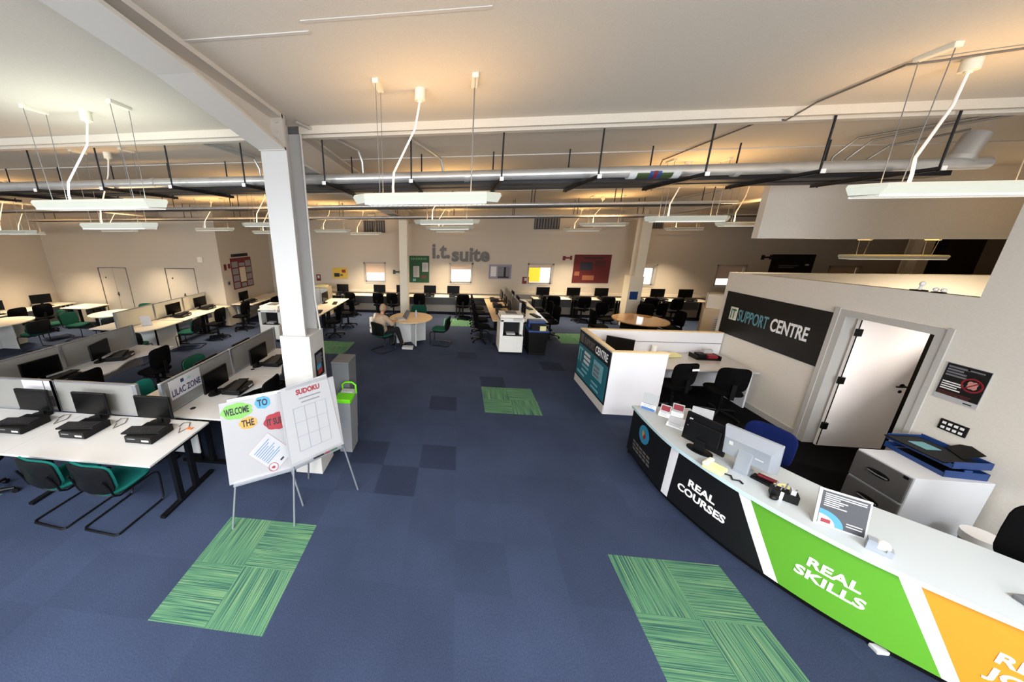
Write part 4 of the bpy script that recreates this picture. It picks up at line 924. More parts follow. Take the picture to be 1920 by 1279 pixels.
t = thing('printer_stand', 'pale cabinet with a white notice on its front, left of the black sign', 'cabinet', (6.93, 4.30, 0), -.55); B(-.33, .33, -.28, .28, 0, 1.28, 'carcass', mat('warm_white_cabinet', srgb(206, 188, 160), .45), t, .01); nt_ = B(-.12, .2, -.287, -.281, .62, 1.12, 'notice', PAPER, t); lines('print', -.09, .17, 1.05, 8, .05, .014, -.287, GREYI, nt_); B(-.12, .2, -.29, -.287, .60, .62, 'red_edge', REDP, nt_)
t = thing('printer', 'white printer with a black front standing on the pale cabinet', 'printer', (6.93, 4.30, 1.281), -.55); MB().box(-.3, .3, -.22, .25, 0, .34, c=.02).build('body', COPW, t); B(.0, .27, -.235, -.22, .08, .28, 'front_panel', BLACKP, t); B(-.24, .24, -.15, .2, .34, .36, 'lid', LGREY, t)
desk('computer_desk', 'pale desk beside the printer cabinet', 5.75, 6.45, 6.95, 7.9, 'y', DESKC, front=1) if False else None
workstation(7.75, 8.13, 0, 'left of the printer cabinet', kb=False)

# ------------------------------------------------------------------ support desk pod
PX0, PX1, PY0, PY1, PH = 3.05, OX - .02, 1.17, 2.58, 1.15
t = thing('desk_pod', 'white chest-high enclosure of the support desk with pale wood top edges', 'enclosure', (0, 0, 0))
B(PX0, 3.92, PY0, PY0 + .07, 0, PH, 'front_panel', WHITEP, t); B(PX0, PX0 + .07, PY0 + .07, PY1, 0, PH, 'side_panel', WHITEP, t); B(PX0 + .07, PX1, PY1 - .07, PY1, 0, PH, 'rear_panel', WHITEP, t)
MB().box(PX0 - .008, 3.93, PY0 - .008, PY0 + .08, PH, PH + .018).box(PX0 - .008, PX0 + .08, PY0 + .08, PY1 - .08, PH, PH + .018).box(PX0 - .008, PX1, PY1 - .08, PY1 + .008, PH, PH + .018).build('top_edge', WOODT, t)
B(PX0 + .08, PX1, PY1 - .078, PY1 - .071, .93, .94, 'trunking_line', GREYI, t); B(PX0 - .012, PX0 - .001, PY0 + .01, PY1, .0, .16, 'plinth_board', mat('pod_plinth', srgb(206, 200, 194), .5), t)
t = thing('poster', 'black and teal IT support centre poster on the side of the white pod', 'poster', (PX0 - .002, 2.56, 0), -PI / 2)
B(.0, 1.385, -.012, 0, .165, 1.135, 'panel', SIGNK, t); B(.03, 1.355, -.015, -.012, .20, .87, 'teal_field', TEALP, t)
B(.06, .22, -.016, -.012, .91, 1.10, 'icon', LETTERG, t); text('word', 'SUPPORT', .20, LETTERG, t, .27, .93, -.013, bold=.004, width=.48); text('word', 'CENTRE', .20, SIGNW, t, .80, .93, -.013, bold=.004, width=.5)
text('large_letters', 'IT', .42, TEALL, t, .07, .52, -.016, bold=.004, width=.2)
lines('print', .35, .72, .80, 3, .09, .06, -.016, LGREY, t); lines('print', .30, .66, .52, 2, .10, .05, -.016, TEALL, t); B(.80, 1.2, -.0165, -.015, .48, .80, 'box', TEALL, t); lines('print', .84, 1.12, .72, 3, .08, .05, -.0166, GREYI, t); lines('print', .1, .6, .32, 1, .1, .05, -.016, TEALL, t); lines('print', .8, 1.2, .38, 2, .09, .04, -.016, TEALL, t)
t = thing('pod_desk', 'white desk inside the support pod along its rear panel', 'desk', (4.75, 2.06, 0)); B(-1.6, .96, -.48, .43, .70, .73, 'desktop', DESKW, t, .004); B(-1.58, .94, .1, .12, .18, .70, 'modesty_panel', WHITEP, t); B(-1.58, -1.55, -.4, .4, 0, .70, 'leg', WHITEP, t); B(.9, .93, -.4, .4, 0, .70, 'leg', WHITEP, t)
w_ = 'inside the support pod near its left panel'
dup(MON, (3.62, 2.12, .731), -.6, 'black monitor ' + w_)
t = thing('phone', 'cream telephone with a coiled lead on the pod desk', 'telephone', (4.62, 2.24, .731), .2); MB().box(-.2, .2, -.09, .09, 0, .05, c=.015).build('base', YNOTE, t); MB().box(-.18, -.1, -.09, .09, .05, .085, c=.012).build('handset', CREAM, t); MB().tube([(-.2, 0, .02), (-.26, -.04, .01), (-.3, .02, .01), (-.34, -.03, .01), (-.4, -.02, .008)], .008, 6).build('lead', BLACKP, t, True)
t = thing('office_tray', 'black and red tray of odds and ends at the right of the pod desk', 'tray', (5.25, 2.2, .731)); MB().box(-.22, .2, -.12, .12, 0, .02).box(-.22, -.2, -.12, .12, .02, .08).box(.18, .2, -.12, .12, .02, .08).build('tray', BLACKP, t); B(.0, .17, -.08, .06, .02, .08, 'red_box', REDL, t, .008); MB().box(-.16, -.02, -.06, .08, .02, .1, c=.01).build('black_box', BLACKP, t); B(-.02, .14, .03, .1, .09, .16, 'white_card', PAPER, t)
tag(MB().cyl((0, 0, 0), (0, 0, .16), .05, 14).build('beaker', SIGNW, None, True, (4.42, 2.38, .731)), 'white beaker on the pod desk beside the telephone', 'beaker')
o = chair('black', 4.32, 1.50, .18, 'black operator chair with a white label on its back, beside the white pod panel'); lb = B(-.02, .10, -.30, -.295, .86, .895, 'back_label', SIGNW, o); lb.rotation_euler = (0, 0, 0)
chair('black', 5.02, 1.36, -.2, 'black operator chair in the pod below the black sign')

# ------------------------------------------------------------------ reception counter
raw = [(2.95, .15), (2.93, -.2), (2.94, -.65), (3.03, -1.02), (3.12, -1.28), (3.26, -1.56), (3.45, -1.85), (3.64, -2.06), (3.86, -2.25), (4.12, -2.45), (4.42, -2.66), (4.8, -2.9)]
inn = [(3.66, .15), (3.66, -.2), (3.67, -.56), (3.71, -.78), (3.79, -.98), (3.93, -1.24), (4.10, -1.42), (4.25, -1.56), (4.42, -1.72), (4.62, -1.93), (4.88, -2.17), (5.22, -2.45)]
def spline(P, n=8):
    Q = [Vector(q) for q in P]; Q = [2 * Q[0] - Q[1]] + Q + [2 * Q[-1] - Q[-2]]; out = []
    for i in range(1, len(Q) - 2):
        a, b_, c, d = Q[i - 1:i + 3]
        for k in range(n):
            t_ = k / n; out.append(.5 * ((2 * b_) + (-a + c) * t_ + (2 * a - 5 * b_ + 4 * c - d) * t_ ** 2 + (-a + 3 * b_ - 3 * c + d) * t_ ** 3))
    out.append(Q[-2]); return out
CO, CI = spline(raw), spline(inn)
CS = [0.0]
for a, b_ in zip(CO, CO[1:]): CS.append(CS[-1] + (b_ - a).length)
def on_curve(s, off=0.0):
    s = max(0.0, min(CS[-1] - 1e-6, s)); i = max(k for k in range(len(CS)) if CS[k] <= s); i = min(i, len(CO) - 2)
    k = (s - CS[i]) / (CS[i + 1] - CS[i]); p_ = CO[i].lerp(CO[i + 1], k); d = (CO[i + 1] - CO[i]).normalized()
    return p_ + Vector((d.y, -d.x)) * off, d
rc = thing('reception_counter', 'curved white reception counter with black, green and orange front panels', 'reception counter', (0, 0, 0))
n = len(CO); ov = [on_curve(CS[i], .025)[0] for i in range(n)]; iv = CI
vs = [(q.x, q.y, z) for z in (.722, .75) for q in ov] + [(q.x, q.y, z) for z in (.722, .75) for q in iv]
fs = []
for i in range(n - 1): fs += [(n + i, n + i + 1, 3 * n + i + 1, 3 * n + i), (i, 2 * n + i, 2 * n + i + 1, i + 1), (i, i + 1, n + i + 1, n + i), (2 * n + i, 3 * n + i, 3 * n + i + 1, 2 * n + i + 1)]
fs += [(0, n, 3 * n, 2 * n), (n - 1, 3 * n - 1, 4 * n - 1, 2 * n - 1)]
MB().add(vs, fs).build('worktop', mat('counter_top', srgb(188, 195, 198), .3), rc)
f = MB()   # pale blue-grey edging strip
vs = [(on_curve(CS[i], o_)[0].x, on_curve(CS[i], o_)[0].y, z) for z in (.716, .753) for o_ in (.026, .031) for i in range(n)]; fs = []
for i in range(n - 1): fs += [(n + i, n + i + 1, 3 * n + i + 1, 3 * n + i), (2 * n + i, 3 * n + i, 3 * n + i + 1, 2 * n + i + 1), (i, i + 1, n + i + 1, n + i)]
f.add(vs, fs).build('edging', mat('edge_blue_grey', srgb(196, 218, 224), .35), rc)
ZB, ZT = .075, .718
def front_section(name, st0, st1, sb0, sb1, material, lab):
    N, Mz = 28, 6; vs = []; fs = []
    for o_ in (0.0, -.018):
        for j in range(Mz + 1):
            t_ = j / Mz; a = sb0 + (st0 - sb0) * t_; b_ = sb1 + (st1 - sb1) * t_
            for i in range(N + 1):
                q, _ = on_curve(a + (b_ - a) * i / N, o_); vs.append((q.x, q.y, ZB + (ZT - ZB) * t_))
    w1 = N + 1; h_ = w1 * (Mz + 1)
    for j in range(Mz):
        for i in range(N):
            k = j * w1 + i; fs += [(k, k + 1, k + w1 + 1, k + w1), (h_ + k, h_ + k + w1, h_ + k + w1 + 1, h_ + k + 1)]
    for i in range(N): fs += [(i, h_ + i, h_ + i + 1, i + 1), (Mz * w1 + i, Mz * w1 + i + 1, h_ + Mz * w1 + i + 1, h_ + Mz * w1 + i)]
    o = MB().add(vs, fs).build(name, material, rc, True); o['label'] = lab; return o
END = CS[-1] - .02
front_section('front_panel', 0, .83, 0, .82, SIGNK, 'black end panel with the round logo'); front_section('stripe', .83, .93, .82, .91, WHITEP, 'upright white stripe'); pc_ = front_section('front_panel', .93, 1.50, .91, 1.82, SIGNK, 'black panel reading REAL COURSES')
front_section('stripe', 1.50, 1.59, 1.82, 1.91, WHITEP, 'slanting white stripe between black and green'); pg_ = front_section('front_panel', 1.59, 2.37, 1.91, 2.69, LIMEP, 'green panel reading REAL SKILLS'); front_section('stripe', 2.37, 2.46, 2.69, 2.77, WHITEP, 'slanting white stripe between green and orange'); po_ = front_section('front_panel', 2.46, END, 2.77, END, ORAP, 'orange panel reading REAL JOBS')
def curve_text(body, size, s0, z0, width, material, parent, bold=.004):
    me = text_mesh(body, size, 1, bold, .001); xs = [v.co.x for v in me.vertices]; a, b_ = min(xs), max(xs)
    for v in me.vertices:
        q, _ = on_curve(s0 + (v.co.x - a) * width / (b_ - a), .003 + v.co.z); zz = z0 + v.co.y; v.co = (q.x, q.y, zz)
    me.materials.clear(); me.materials.append(material); o = bpy.data.objects.new('lettering', me); COL.objects.link(o); o.parent = parent
    return o
curve_text('REAL', .115, 1.10, .41, .27, SIGNW, pc_, .0035); curve_text('COURSES', .115, 1.00, .29, .48, SIGNW, pc_, .0035)
curve_text('REAL', .115, 2.01, .41, .27, SIGNW, pg_, .0035); curve_text('SKILLS', .115, 1.96, .29, .36, SIGNW, pg_, .0035); curve_text('REAL', .115, 2.80, .40, .27, SIGNW, po_, .0035); curve_text('JOBS', .115, 2.79, .27, .30, SIGNW, po_, .0035)
def curve_disc(s, z, rs, rz_, off, material, name, poly=None):
    pts = poly or [(math.cos(2 * PI * k / 32), math.sin(2 * PI * k / 32)) for k in range(32)]; vs = []
    for a, b_ in pts: q, _ = on_curve(s + rs * a, off); vs.append((q.x, q.y, z + rz_ * b_))
    return MB().add(vs, [tuple(range(len(vs)))]).build(name, material, rc)
LOGOB = mat('logo_blue', srgb(50, 140, 176), .5)
d_ = curve_disc(.35, .52, .115, .125, .003, LOGOB, 'logo_disc'); d_['label'] = 'round blue logo'
for nm, pl, m_ in (('logo_mark', [(-.45, .5), (.1, .25), (-.15, -.35), (-.4, 0)], AMBER), ('logo_mark', [(.1, .25), (.5, -.1), (.15, -.6), (-.15, -.35)], REDL), ('logo_mark', [(-.4, 0), (-.15, -.35), (-.2, -.6)], LIMEP)): curve_disc(.35, .52, .1, .11, .0045, m_, nm, pl)
for k, z in enumerate((.30, .25, .20)):
    for q in range(5): curve_disc(.17 + q * .085 + k * .01, z, .034, .016, .003, LETTERG, 'logo_lettering', [(-1, -1), (1, -1), (1, 1), (-1, 1)])
# recessed black plinth
vs = []; fs = []
for o_ in (-.05, -.08):
    for z in (0, ZB):
        for i in range(n): q = on_curve(CS[i], o_)[0]; vs.append((q.x, q.y, z))
for i in range(n - 1): fs += [(i, i + 1, n + i + 1, n + i), (2 * n + i, 3 * n + i, 3 * n + i + 1, 2 * n + i + 1), (n + i, n + i + 1, 3 * n + i + 1, 3 * n + i)]
MB().add(vs, fs).build('plinth', BLACKP, rc)
f = MB(); f.box(2.97, 3.64, .12, .149, 0, .722); q = CO[40]; q2 = CI[40]; f.build('end_panel', SIGNK, rc)
f = MB()
for i in (24, 52, 76):
    a, b_ = on_curve(CS[i], -.2)[0], CI[i].lerp(CO[i], .15); d = (b_ - a).normalized(); nn = Vector((-d.y, d.x)) * .012
    f.prism([(a.x - nn.x, a.y - nn.y), (b_.x - nn.x, b_.y - nn.y), (b_.x + nn.x, b_.y + nn.y), (a.x + nn.x, a.y + nn.y)], 0, .72)
f.build('support_panel', WHITEP, rc)
q = on_curve(2.45, -.03)[0]; MB().box(q.x - .04, q.x + .04, q.y - .03, q.y + .03, 0, .03, c=.006).build('levelling_foot', LGREY, rc)

# ------------------------------------------------------------------ things on the counter
CT = .7515
def leaf_holder(label, x, y, rz, wd, h, m_, lean=.35, strip=None, red=False):
    t = thing('leaflet_holder', label, 'leaflets', (x, y, CT), rz, 'leaflets on the counter end')
    Mx = Matrix.Rotation(-lean, 4, 'X')
    MB().box(-wd / 2, wd / 2, 0, .012, 0, h, Mx).build('leaflet', m_, t)
    MB().box(-wd / 2 - .005, wd / 2 + .005, -.004, .0, 0, h * .35, Mx).box(-wd / 2, wd / 2, -.004, .10, 0, .005).build('holder', mat('clear_acrylic', srgb(222, 226, 228), .15), t)
    if strip: MB().box(-wd / 2, wd / 2, -.007, -.004, .0, .03, Mx).build('strip', strip, t)
    if red: MB().box(-wd / 2 + .01, wd / 2 - .01, -.003, .0, h * .5, h * .92, Mx).build('red_block', REDL, t)
    lb = MB()
    for k in range(4): lb.box(-wd / 2 + .015, wd / 2 - .02 - .02 * (k % 2), -.0055, -.004, h * (.12 + .08 * k), h * (.15 + .08 * k), Mx)
    lb.build('print', GREYI, t)
leaf_holder('grey booklet with a blue base strip at the far tip of the counter', 3.06, .04, -.75, .16, .22, mat('grey_booklet', srgb(176, 178, 180), .5), .3, mat('blue_strip', srgb(60, 120, 190), .5))
leaf_holder('white leaflet with a red block beside the grey booklet', 3.17, -.12, -.7, .11, .16, PAPER, .45, None, True); leaf_holder('white leaflet with a red block nearer the black monitor', 3.34, -.10, -.6, .12, .17, PAPER, .45, None, True); leaf_holder('white leaflet standing at the edge in front of the other leaflets', 3.15, -.37, -.8, .17, .14, PAPER, .7, None, False); leaf_holder('white card stand just behind the black monitor', 3.45, -.34, -.6, .2, .25, PAPER, .25, None, False)
def flat_monitor(label, x, y, rz, wd, h, z0, tilt, hm, lcd_dark=True, deep=False):
    t = thing('monitor', label, 'monitor', (x, y, CT), rz); Mx = Matrix.Translation((0, 0, z0)) @ Matrix.Rotation(-tilt, 4, 'X')
    MB().box(-wd / 2, wd / 2, -.02, .012, 0, h, Mx, c=.006).build('housing', hm, t); MB().box(-wd / 2 + .02, wd / 2 - .02, -.0225, -.0195, .025, h - .02, Mx).build('screen', SCREEN, t)
    return t, Mx
# black monitor: its back faces the room (local +y is the back)
t, Mx = flat_monitor('black monitor on the counter seen from behind, beside the leaflets', 3.16, -.79, math.atan2(.35, -.19), .39, .33, .05, -.05, BLACKP)
MB().box(-.15, .15, .012, .04, .05, .26, Mx, c=.01).build('rear_cover', BLACKP, t); MB().box(-.05, .05, .03, .06, .0, .14, c=.006).build('stand', BLACKP, t); MB().prism([(.12 * math.cos(2 * PI * k / 20), .02 + .08 * math.sin(2 * PI * k / 20)) for k in range(20)], 0, .012).build('base', BLACKP, t); MB().box(.13, .16, .0125, .0145, .24, .27, Mx).box(.15, .165, .0125, .0145, .17, .18, Mx).box(.12, .135, .0125, .0145, .15, .16, Mx).build('rear_label', LGREY, t)
t, Mx = flat_monitor('silver-backed monitor on the counter with a broad top hood', 3.41, -1.05, math.atan2(.36, -.22), .42, .33, .09, .18, SILVER)
MB().add([(-.21, .012, .33), (.21, .012, .33), (.17, .10, .25), (-.17, .10, .25), (-.17, .10, .05), (.17, .10, .05), (.21, .012, .0), (-.21, .012, .0)], [(0, 1, 2, 3), (3, 2, 5, 4), (4, 5, 6, 7), (0, 3, 4, 7), (1, 6, 5, 2)], Mx).build('rear_cover', SILVER, t); MB().box(-.055, .055, .10, .13, .0, .24, c=.006).build('stand', SILVER, t); MB().box(-.055, .055, -.02, .14, 0, .014, c=.004).box(-.04, .04, .03, .10, .014, .06).build('base', SILVER, t); MB().box(.1, .13, .1005, .1025, .18, .22, Mx).box(-.13, -.07, .1005, .1025, .14, .15, Mx).build('rear_label', LGREY, t)
t = thing('telephone', 'cream desk telephone with a curled lead between the two counter monitors', 'telephone', (3.08, -1.10, CT), -1.0); MB().box(-.08, .08, -.07, .07, 0, .045, c=.012).build('base', YNOTE, t); MB().box(-.08, -.035, -.08, .08, .045, .075, c=.012).build('handset', CREAM, t); MB().tube([(.08, 0, .015), (.12, .03, .01), (.15, -.02, .01), (.19, .02, .01), (.22, 0, .008)], .008, 6).build('lead', BLACKP, t, True)
t = thing('keyboard', 'black keyboard lying under the silver-backed monitor', 'keyboard', (3.46, -1.27, CT), -1.02); MB().box(-.14, .1, -.05, .05, 0, .02, c=.004).build('body', BLACKP, t); f = MB()
for k in range(7): f.box(-.13 + k * .03, -.108 + k * .03, -.035, .035, .02, .025)
f.build('keys', BLACKM, t)
tag(MB().box(-.07, .07, -.02, .02, 0, .022, c=.008).build('stapler', REDP, None, False, (3.46, -1.22, CT + .026)), 'red stapler lying across the black keyboard', 'stapler'); bpy.data.objects['stapler'].rotation_euler = (0, 0, -.9)
tag(MB().box(-.05, .05, -.05, .05, 0, .045, c=.004).build('note_block', YNOTE, None, False, (3.50, -1.335, CT)), 'yellow note block beside the pen holder', 'notes')
t = thing('pen_holder', 'black desk tidy full of pens on the counter', 'pen holder', (3.42, -1.42, CT), -.6); MB().box(-.085, .085, -.045, .045, 0, .075).build('tidy', BLACKP, t); f = MB()
for k, (a, b_, c) in enumerate(((-.06, .02, .13), (-.03, -.01, .12), (.0, .02, .14), (.05, -.02, .13))): f.cyl((a, b_, .06), (a + .01, b_ + .01, c), .005, 6)
f.build('pen', GREYP, t); B(-.03, -.01, -.047, -.045, .0, .08, 'white_stripe', SIGNW, t); B(.03, .06, -.03, .03, .06, .12, 'note_card', PAPER, t)
tag(MB().ell((0, 0, .022), .035, .024, .022).build('computer_mouse', BLACKP, None, True, (3.32, -1.45, CT)), 'small black mouse by the counter edge in front of the pen holder', 'mouse')
# A4 sign holder
t = thing('sign_holder', 'white sign holder with a black, blue and white notice on the counter', 'sign', (3.54, -1.74, CT), -.55); Mx = Matrix.Rotation(-.30, 4, 'X')
MB().box(-.135, .135, 0, .012, 0, .30, Mx).box(-.135, .135, 0, .12, 0, .004).build('holder', PAPER, t); MB().box(-.115, .125, -.003, 0, .015, .285, Mx).build('notice', mat('charcoal_notice', srgb(66, 66, 74), .5), t)
f = MB()
for k in range(7): f.box(-.10, .02 - .02 * (k % 3) if k > 1 else .11, -.0045, -.003, .262 - k * .016, .270 - k * .016, Mx)
f.build('print', PAPER, t); MB().box(.03, .11, -.0045, -.003, .07, .078, Mx).box(.03, .11, -.0045, -.003, .05, .058, Mx).build('print', PAPER, t)
vs = [(-.115, -.0045, .015), (.02, -.0045, .015)] + [(-.115 + .135 * math.cos(a), -.0045, .015 + .12 * math.sin(a)) for a in [PI / 2 * k / 10 for k in range(11)]]; MB().add(vs, [tuple([0] + list(range(2, 13)))], Mx).build('blue_arc', SKYB, t)
vs = [(-.115, -.006, .015)] + [(-.115 + .09 * math.cos(a), -.006, .015 + .08 * math.sin(a)) for a in [PI / 2 * k / 10 for k in range(11)]]; MB().add(vs, [tuple(range(12))], Mx).build('white_arc', PAPER, t); MB().box(-.10, -.05, -.0075, -.006, .03, .06, Mx).build('pink_mark', REDL, t)
t = thing('tape_dispenser', 'silver tape dispenser on the counter beside the sign holder', 'tape dispenser', (3.64, -1.90, CT), -.75); MB().prism([(-.06, -.03), (.06, -.03), (.06, .03), (-.06, .03)], 0, .03).box(-.06, -.015, -.03, .03, .03, .085).box(.03, .06, -.03, .03, .03, .05).build('body', SILVER, t); MB().cyl((.01, -.012, .06), (.01, .012, .06), .036, 20).build('tape_roll', CREAM, t, True)
tag(MB().box(-.06, .06, -.05, .05, 0, .03, c=.008).build('hole_punch', GREYP, None, False, (4.17, -2.21, CT)), 'small grey gadget on the counter at the right edge', 'gadget')

# ------------------------------------------------------------------ behind the counter
t = thing('filing_cabinet', 'grey steel filing cabinet with two drawers behind the counter', 'filing cabinet', (5.36, -.72, 0))
B(-.33, .34, -.235, .235, .03, .70, 'carcass', LCAB, t, .004); B(-.32, .33, -.22, .22, 0, .03, 'plinth', BLACKP, t)
for z in (.06, .385):
    d_ = B(-.352, -.332, -.225, .225, z, z + .30, 'drawer', GREYCAB, t, .004); MB().ell((-.355, 0, z + .17), .006, .10, .035).build('handle_recess', BLACKP, d_, True); MB().tube([(-.362, -.085, z + .165), (-.366, 0, z + .16), (-.362, .085, z + .165)], .007, 6).build('handle', GREYP, d_, True)
B(-.354, -.352, -.21, -.17, .655, .685, 'lock', BLACKP, t)
for k, (z, lab, m_) in enumerate(((.702, 'blue letter tray full of papers on the filing cabinet, lower one', BLUEP), (.80, 'blue letter tray stacked on the lower one', BLUEP))):
    t = thing('letter_tray', lab, 'letter tray', (5.52 + .02 * k, -.66 + .02 * k, z), .10 * k - .08, 'blue letter trays'); f = MB(); f.box(-.17, .17, -.25, .25, 0, .006); f.box(-.17, .17, -.25, -.244, .006, .075); f.box(.164, .17, -.25, .25, .006, .075); f.box(-.17, -.164, -.25, .25, .006, .045); f.box(-.17, .17, .244, .25, .006, .06); f.box(-.03, .03, -.252, -.244, .075, .098) if k == 0 else None; f.box(-.03, .03, .244, .252, .06, .098) if k == 0 else None; f.build('tray', m_, t)
    B(-.15, .15, -.235, .22, .007, .02, 'papers', PAPER, t); MB().box(-.14, .13, -.22, .18, .021, .03).build('black_folder', BLACKP, t)
tag(MB().box(-.17, .15, -.24, .22, 0, .012).build('folder', BLACKP, None, False, (5.50, -.62, .835)), 'black folder lying on the upper blue letter tray', 'folder'); tag(MB().box(-.08, .06, -.08, .06, 0, .004).build('magazine', TEALL, None, False, (5.50, -.58, .848)), 'magazine with a pale blue cover on the black folder', 'magazine')
t = thing('clipboard', 'black clipboard leaning on the upper letter tray against the wall', 'clipboard', (5.62, -.70, .853), -.5); MB().box(-.004, .004, -.12, .12, 0, .14, Matrix.Rotation(.9, 4, 'Y')).build('board', BLACKP, t)
t = thing('waste_bin', 'grey waste bin with a white liner beside the filing cabinet', 'bin', (5.38, -1.22, 0)); MB().cyl((0, 0, 0), (0, 0, .32), .085, 20, .11).build('body', GREYP, t, True); MB().cyl((0, 0, .26), (0, 0, .335), .112, 20, .118).build('liner', SIGNW, t, True)
o = make_operator('blue operator chair behind the silver-backed monitor', BLUEF, 'blue operator chairs', backh=.40); o.location = (3.89, -.62, 0); o.rotation_euler = (0, 0, L_ + .45)
o = make_operator('black high-backed chair cut by the right edge behind the counter', BLACKF, 'high-backed chairs', backh=.52); o.location = (4.80, -1.90, 0); o.rotation_euler = (0, 0, L_ + .75)

# ------------------------------------------------------------------ flip-chart easels and bins by the column
def easel(label, A, Bf, back, sheet, x0, x1, z0, z1, tilt, extra):
    A, Bf = Vector(A), Vector(Bf); u = (Bf - A); a = math.atan2(u.y, u.x); L = u.length
    t = thing('flipchart_easel', label, 'easel', (A.x, A.y, 0), a); Mx = Matrix.Rotation(-tilt, 4, 'X'); ct = math.cos(tilt)
    zz0, zz1 = z0, z1
    bd = MB().box(x0, x1, 0, .022, zz0, zz1, Mx, c=.004).build('board', BOARDW, t)
    for x, xt in ((0, .22), (L, L - .22)): MB().cyl((x, .036, .0), tuple(Mx @ Vector((xt, .036, zz1 * .96))), .011, 10).build('leg', ALU, t, True)
    MB().cyl((L / 2, back, 0), tuple(Mx @ Vector((L / 2, .045, zz1 * .92))), .011, 10).build('rear_leg', ALU, t, True)
    MB().box(x0 + .04, x1 - .04, -.045, .0, zz0 - .012, zz0 + .004, Mx).build('pen_ledge', ALU, t)
    MB().box(x0 + .08, x1 - .08, -.01, .02, zz1, zz1 + .03, Mx).build('clamp_bar', ALU, t)
    extra(t, bd, Mx)
    return t
def on_board(name, poly, d, material, parent, Mx):
    vs = [(p_[0], -d, p_[1]) for p_ in poly] + [(p_[0], -d + .0015, p_[1]) for p_ in poly]; n = len(poly)
    return MB().add(vs, [tuple(range(n))] + [(i, n + i, n + (i + 1) % n, (i + 1) % n) for i in range(n)], Mx).build(name, material, parent)
def board_text(body, size, x, z, width, material, parent, Mx, rot=0, d=.006, bold=.003):
    me = text_mesh(body, size, 1, bold, .0006); xs = [v.co.x for v in me.vertices]; a, b_ = min(xs), max(xs); c_, s_ = math.cos(rot), math.sin(rot)
    for v in me.vertices:
        X_ = (v.co.x - a) * width / (b_ - a); Y_ = v.co.y; v.co = Mx @ Vector((x + X_ * c_ - Y_ * s_, -d - v.co.z, z + X_ * s_ + Y_ * c_))
    me.materials.clear(); me.materials.append(material); o = bpy.data.objects.new('lettering', me); COL.objects.link(o); o.parent = parent; return o
def rrect(cx, cz, w_, h_, rot):
    c_, s_ = math.cos(rot), math.sin(rot); return [(cx + a * c_ - b_ * s_, cz + a * s_ + b_ * c_) for a, b_ in ((-w_ / 2, -h_ / 2), (w_ / 2, -h_ / 2), (w_ / 2, h_ / 2), (-w_ / 2, h_ / 2))]
def welcome(t, bd, Mx):
    for body, cx, cz, rx, rz_, m_, wd, sd in (('WELCOME', .185, 1.275, .145, .085, LGREEN, .23, 1), ('TO', .435, 1.315, .075, .068, SKYB, .10, 2), ('THE', .275, 1.125, .085, .064, AMBER, .12, 3), ('IT SUITE', .555, 1.08, .13, .095, REDL, .2, 4)):
        p_ = on_board('bubble', blob(cx, cz, rx, rz_, 7, .10, sd), .0035, m_, bd, Mx); board_text(body, .10, cx - wd / 2, cz - .035, wd, INK, bd, Mx, .03, .005)
    p_ = on_board('leaflet', rrect(.46, .74, .28, .36, .72), .004, mat('flipchart_paper', srgb(168, 168, 170), .7), bd, Mx); on_board('leaflet_border', rrect(.46, .74, .286, .366, .72), .003, mat('pink_border', srgb(176, 128, 132), .6), bd, Mx)
    f = MB(); c_, s_ = math.cos(.72), math.sin(.72)
    for k in range(8):
        b_ = .13 - k * .025; pl = [(.46 + a * c_ - q * s_, .74 + a * s_ + q * c_) for a, q in ((-.11, b_), (.10 - .03 * (k % 3), b_), (.10 - .03 * (k % 3), b_ - .008), (-.11, b_ - .008))]; f.add([(x, -.0055, z) for x, z in pl], [(0, 1, 2, 3)], Mx)
    f.build('print', BLUEI, bd)
    f = MB()
    for k in range(24):
        a0, a1 = 2 * PI * k / 24, 2 * PI * (k + 1) / 24; f.add([(.465 + r_ * math.cos(a), -.006, .575 + r_ * math.sin(a)) for a in (a0, a1) for r_ in (.044, .05)], [(0, 1, 3, 2)], Mx)
    f.build('red_ring', REDL, bd); on_board('red_mark', blob(.465, .572, .018, .014, 3, .2, 8), .0062, REDL, bd, Mx); on_board('black_mark', rrect(.56, .645, .045, .02, .7), .0062, INK, bd, Mx)
def sudoku(t, bd, Mx):
    on_board('paper_pad', [(.075, .70), (.66, .70), (.60, 1.555), (.09, 1.53)], .006, mat('flipchart_paper', srgb(168, 168, 170), .7), bd, Mx); board_text('SUDOKU', .075, .24, 1.42, .26, REDL, bd, Mx, -.0, .008)
    f = MB()
    for k in range(2): f.box(.26 + .02 * k, .50 - .02 * k, -.0085, -.0075, 1.365 - k * .045, 1.378 - k * .045, Mx)
    f.build('print', GREYI, bd); f = MB(); lg = mat('faint_grid', srgb(140, 146, 164), .6)
    for k in range(4): f.box(.18 + k * .12, .184 + k * .12, -.0085, -.0075, .80, 1.28, Mx); f.box(.18, .54, -.0085, -.0075, .80 + k * .16, .803 + k * .16, Mx)
    f.build('grid', lg, bd)
    f = MB(); f.cyl((.30, -.03, .672), (.42, -.03, .672), .008, 8, m=Mx); f.build('marker_pen', BLACKP, t, True); MB().cyl((.43, -.03, .672), (.49, -.03, .672), .008, 8, m=Mx).build('marker_pen', REDP, t, True); MB().cyl((.50, -.03, .672), (.58, -.03, .672), .008, 8, m=Mx).build('marker_pen', GREENP, t, True)
easel('white flip-chart easel reading WELCOME TO THE IT SUITE', (-1.86, -1.67), (-1.25, -1.30), .75, None, .03, .72, .50, 1.385, .21, welcome)
easel('white flip-chart easel with a SUDOKU sheet, overlapping the welcome board', (-1.21, -1.56), (-.68, -.99), .62, None, .06, .68, .665, 1.50, .18, sudoku)
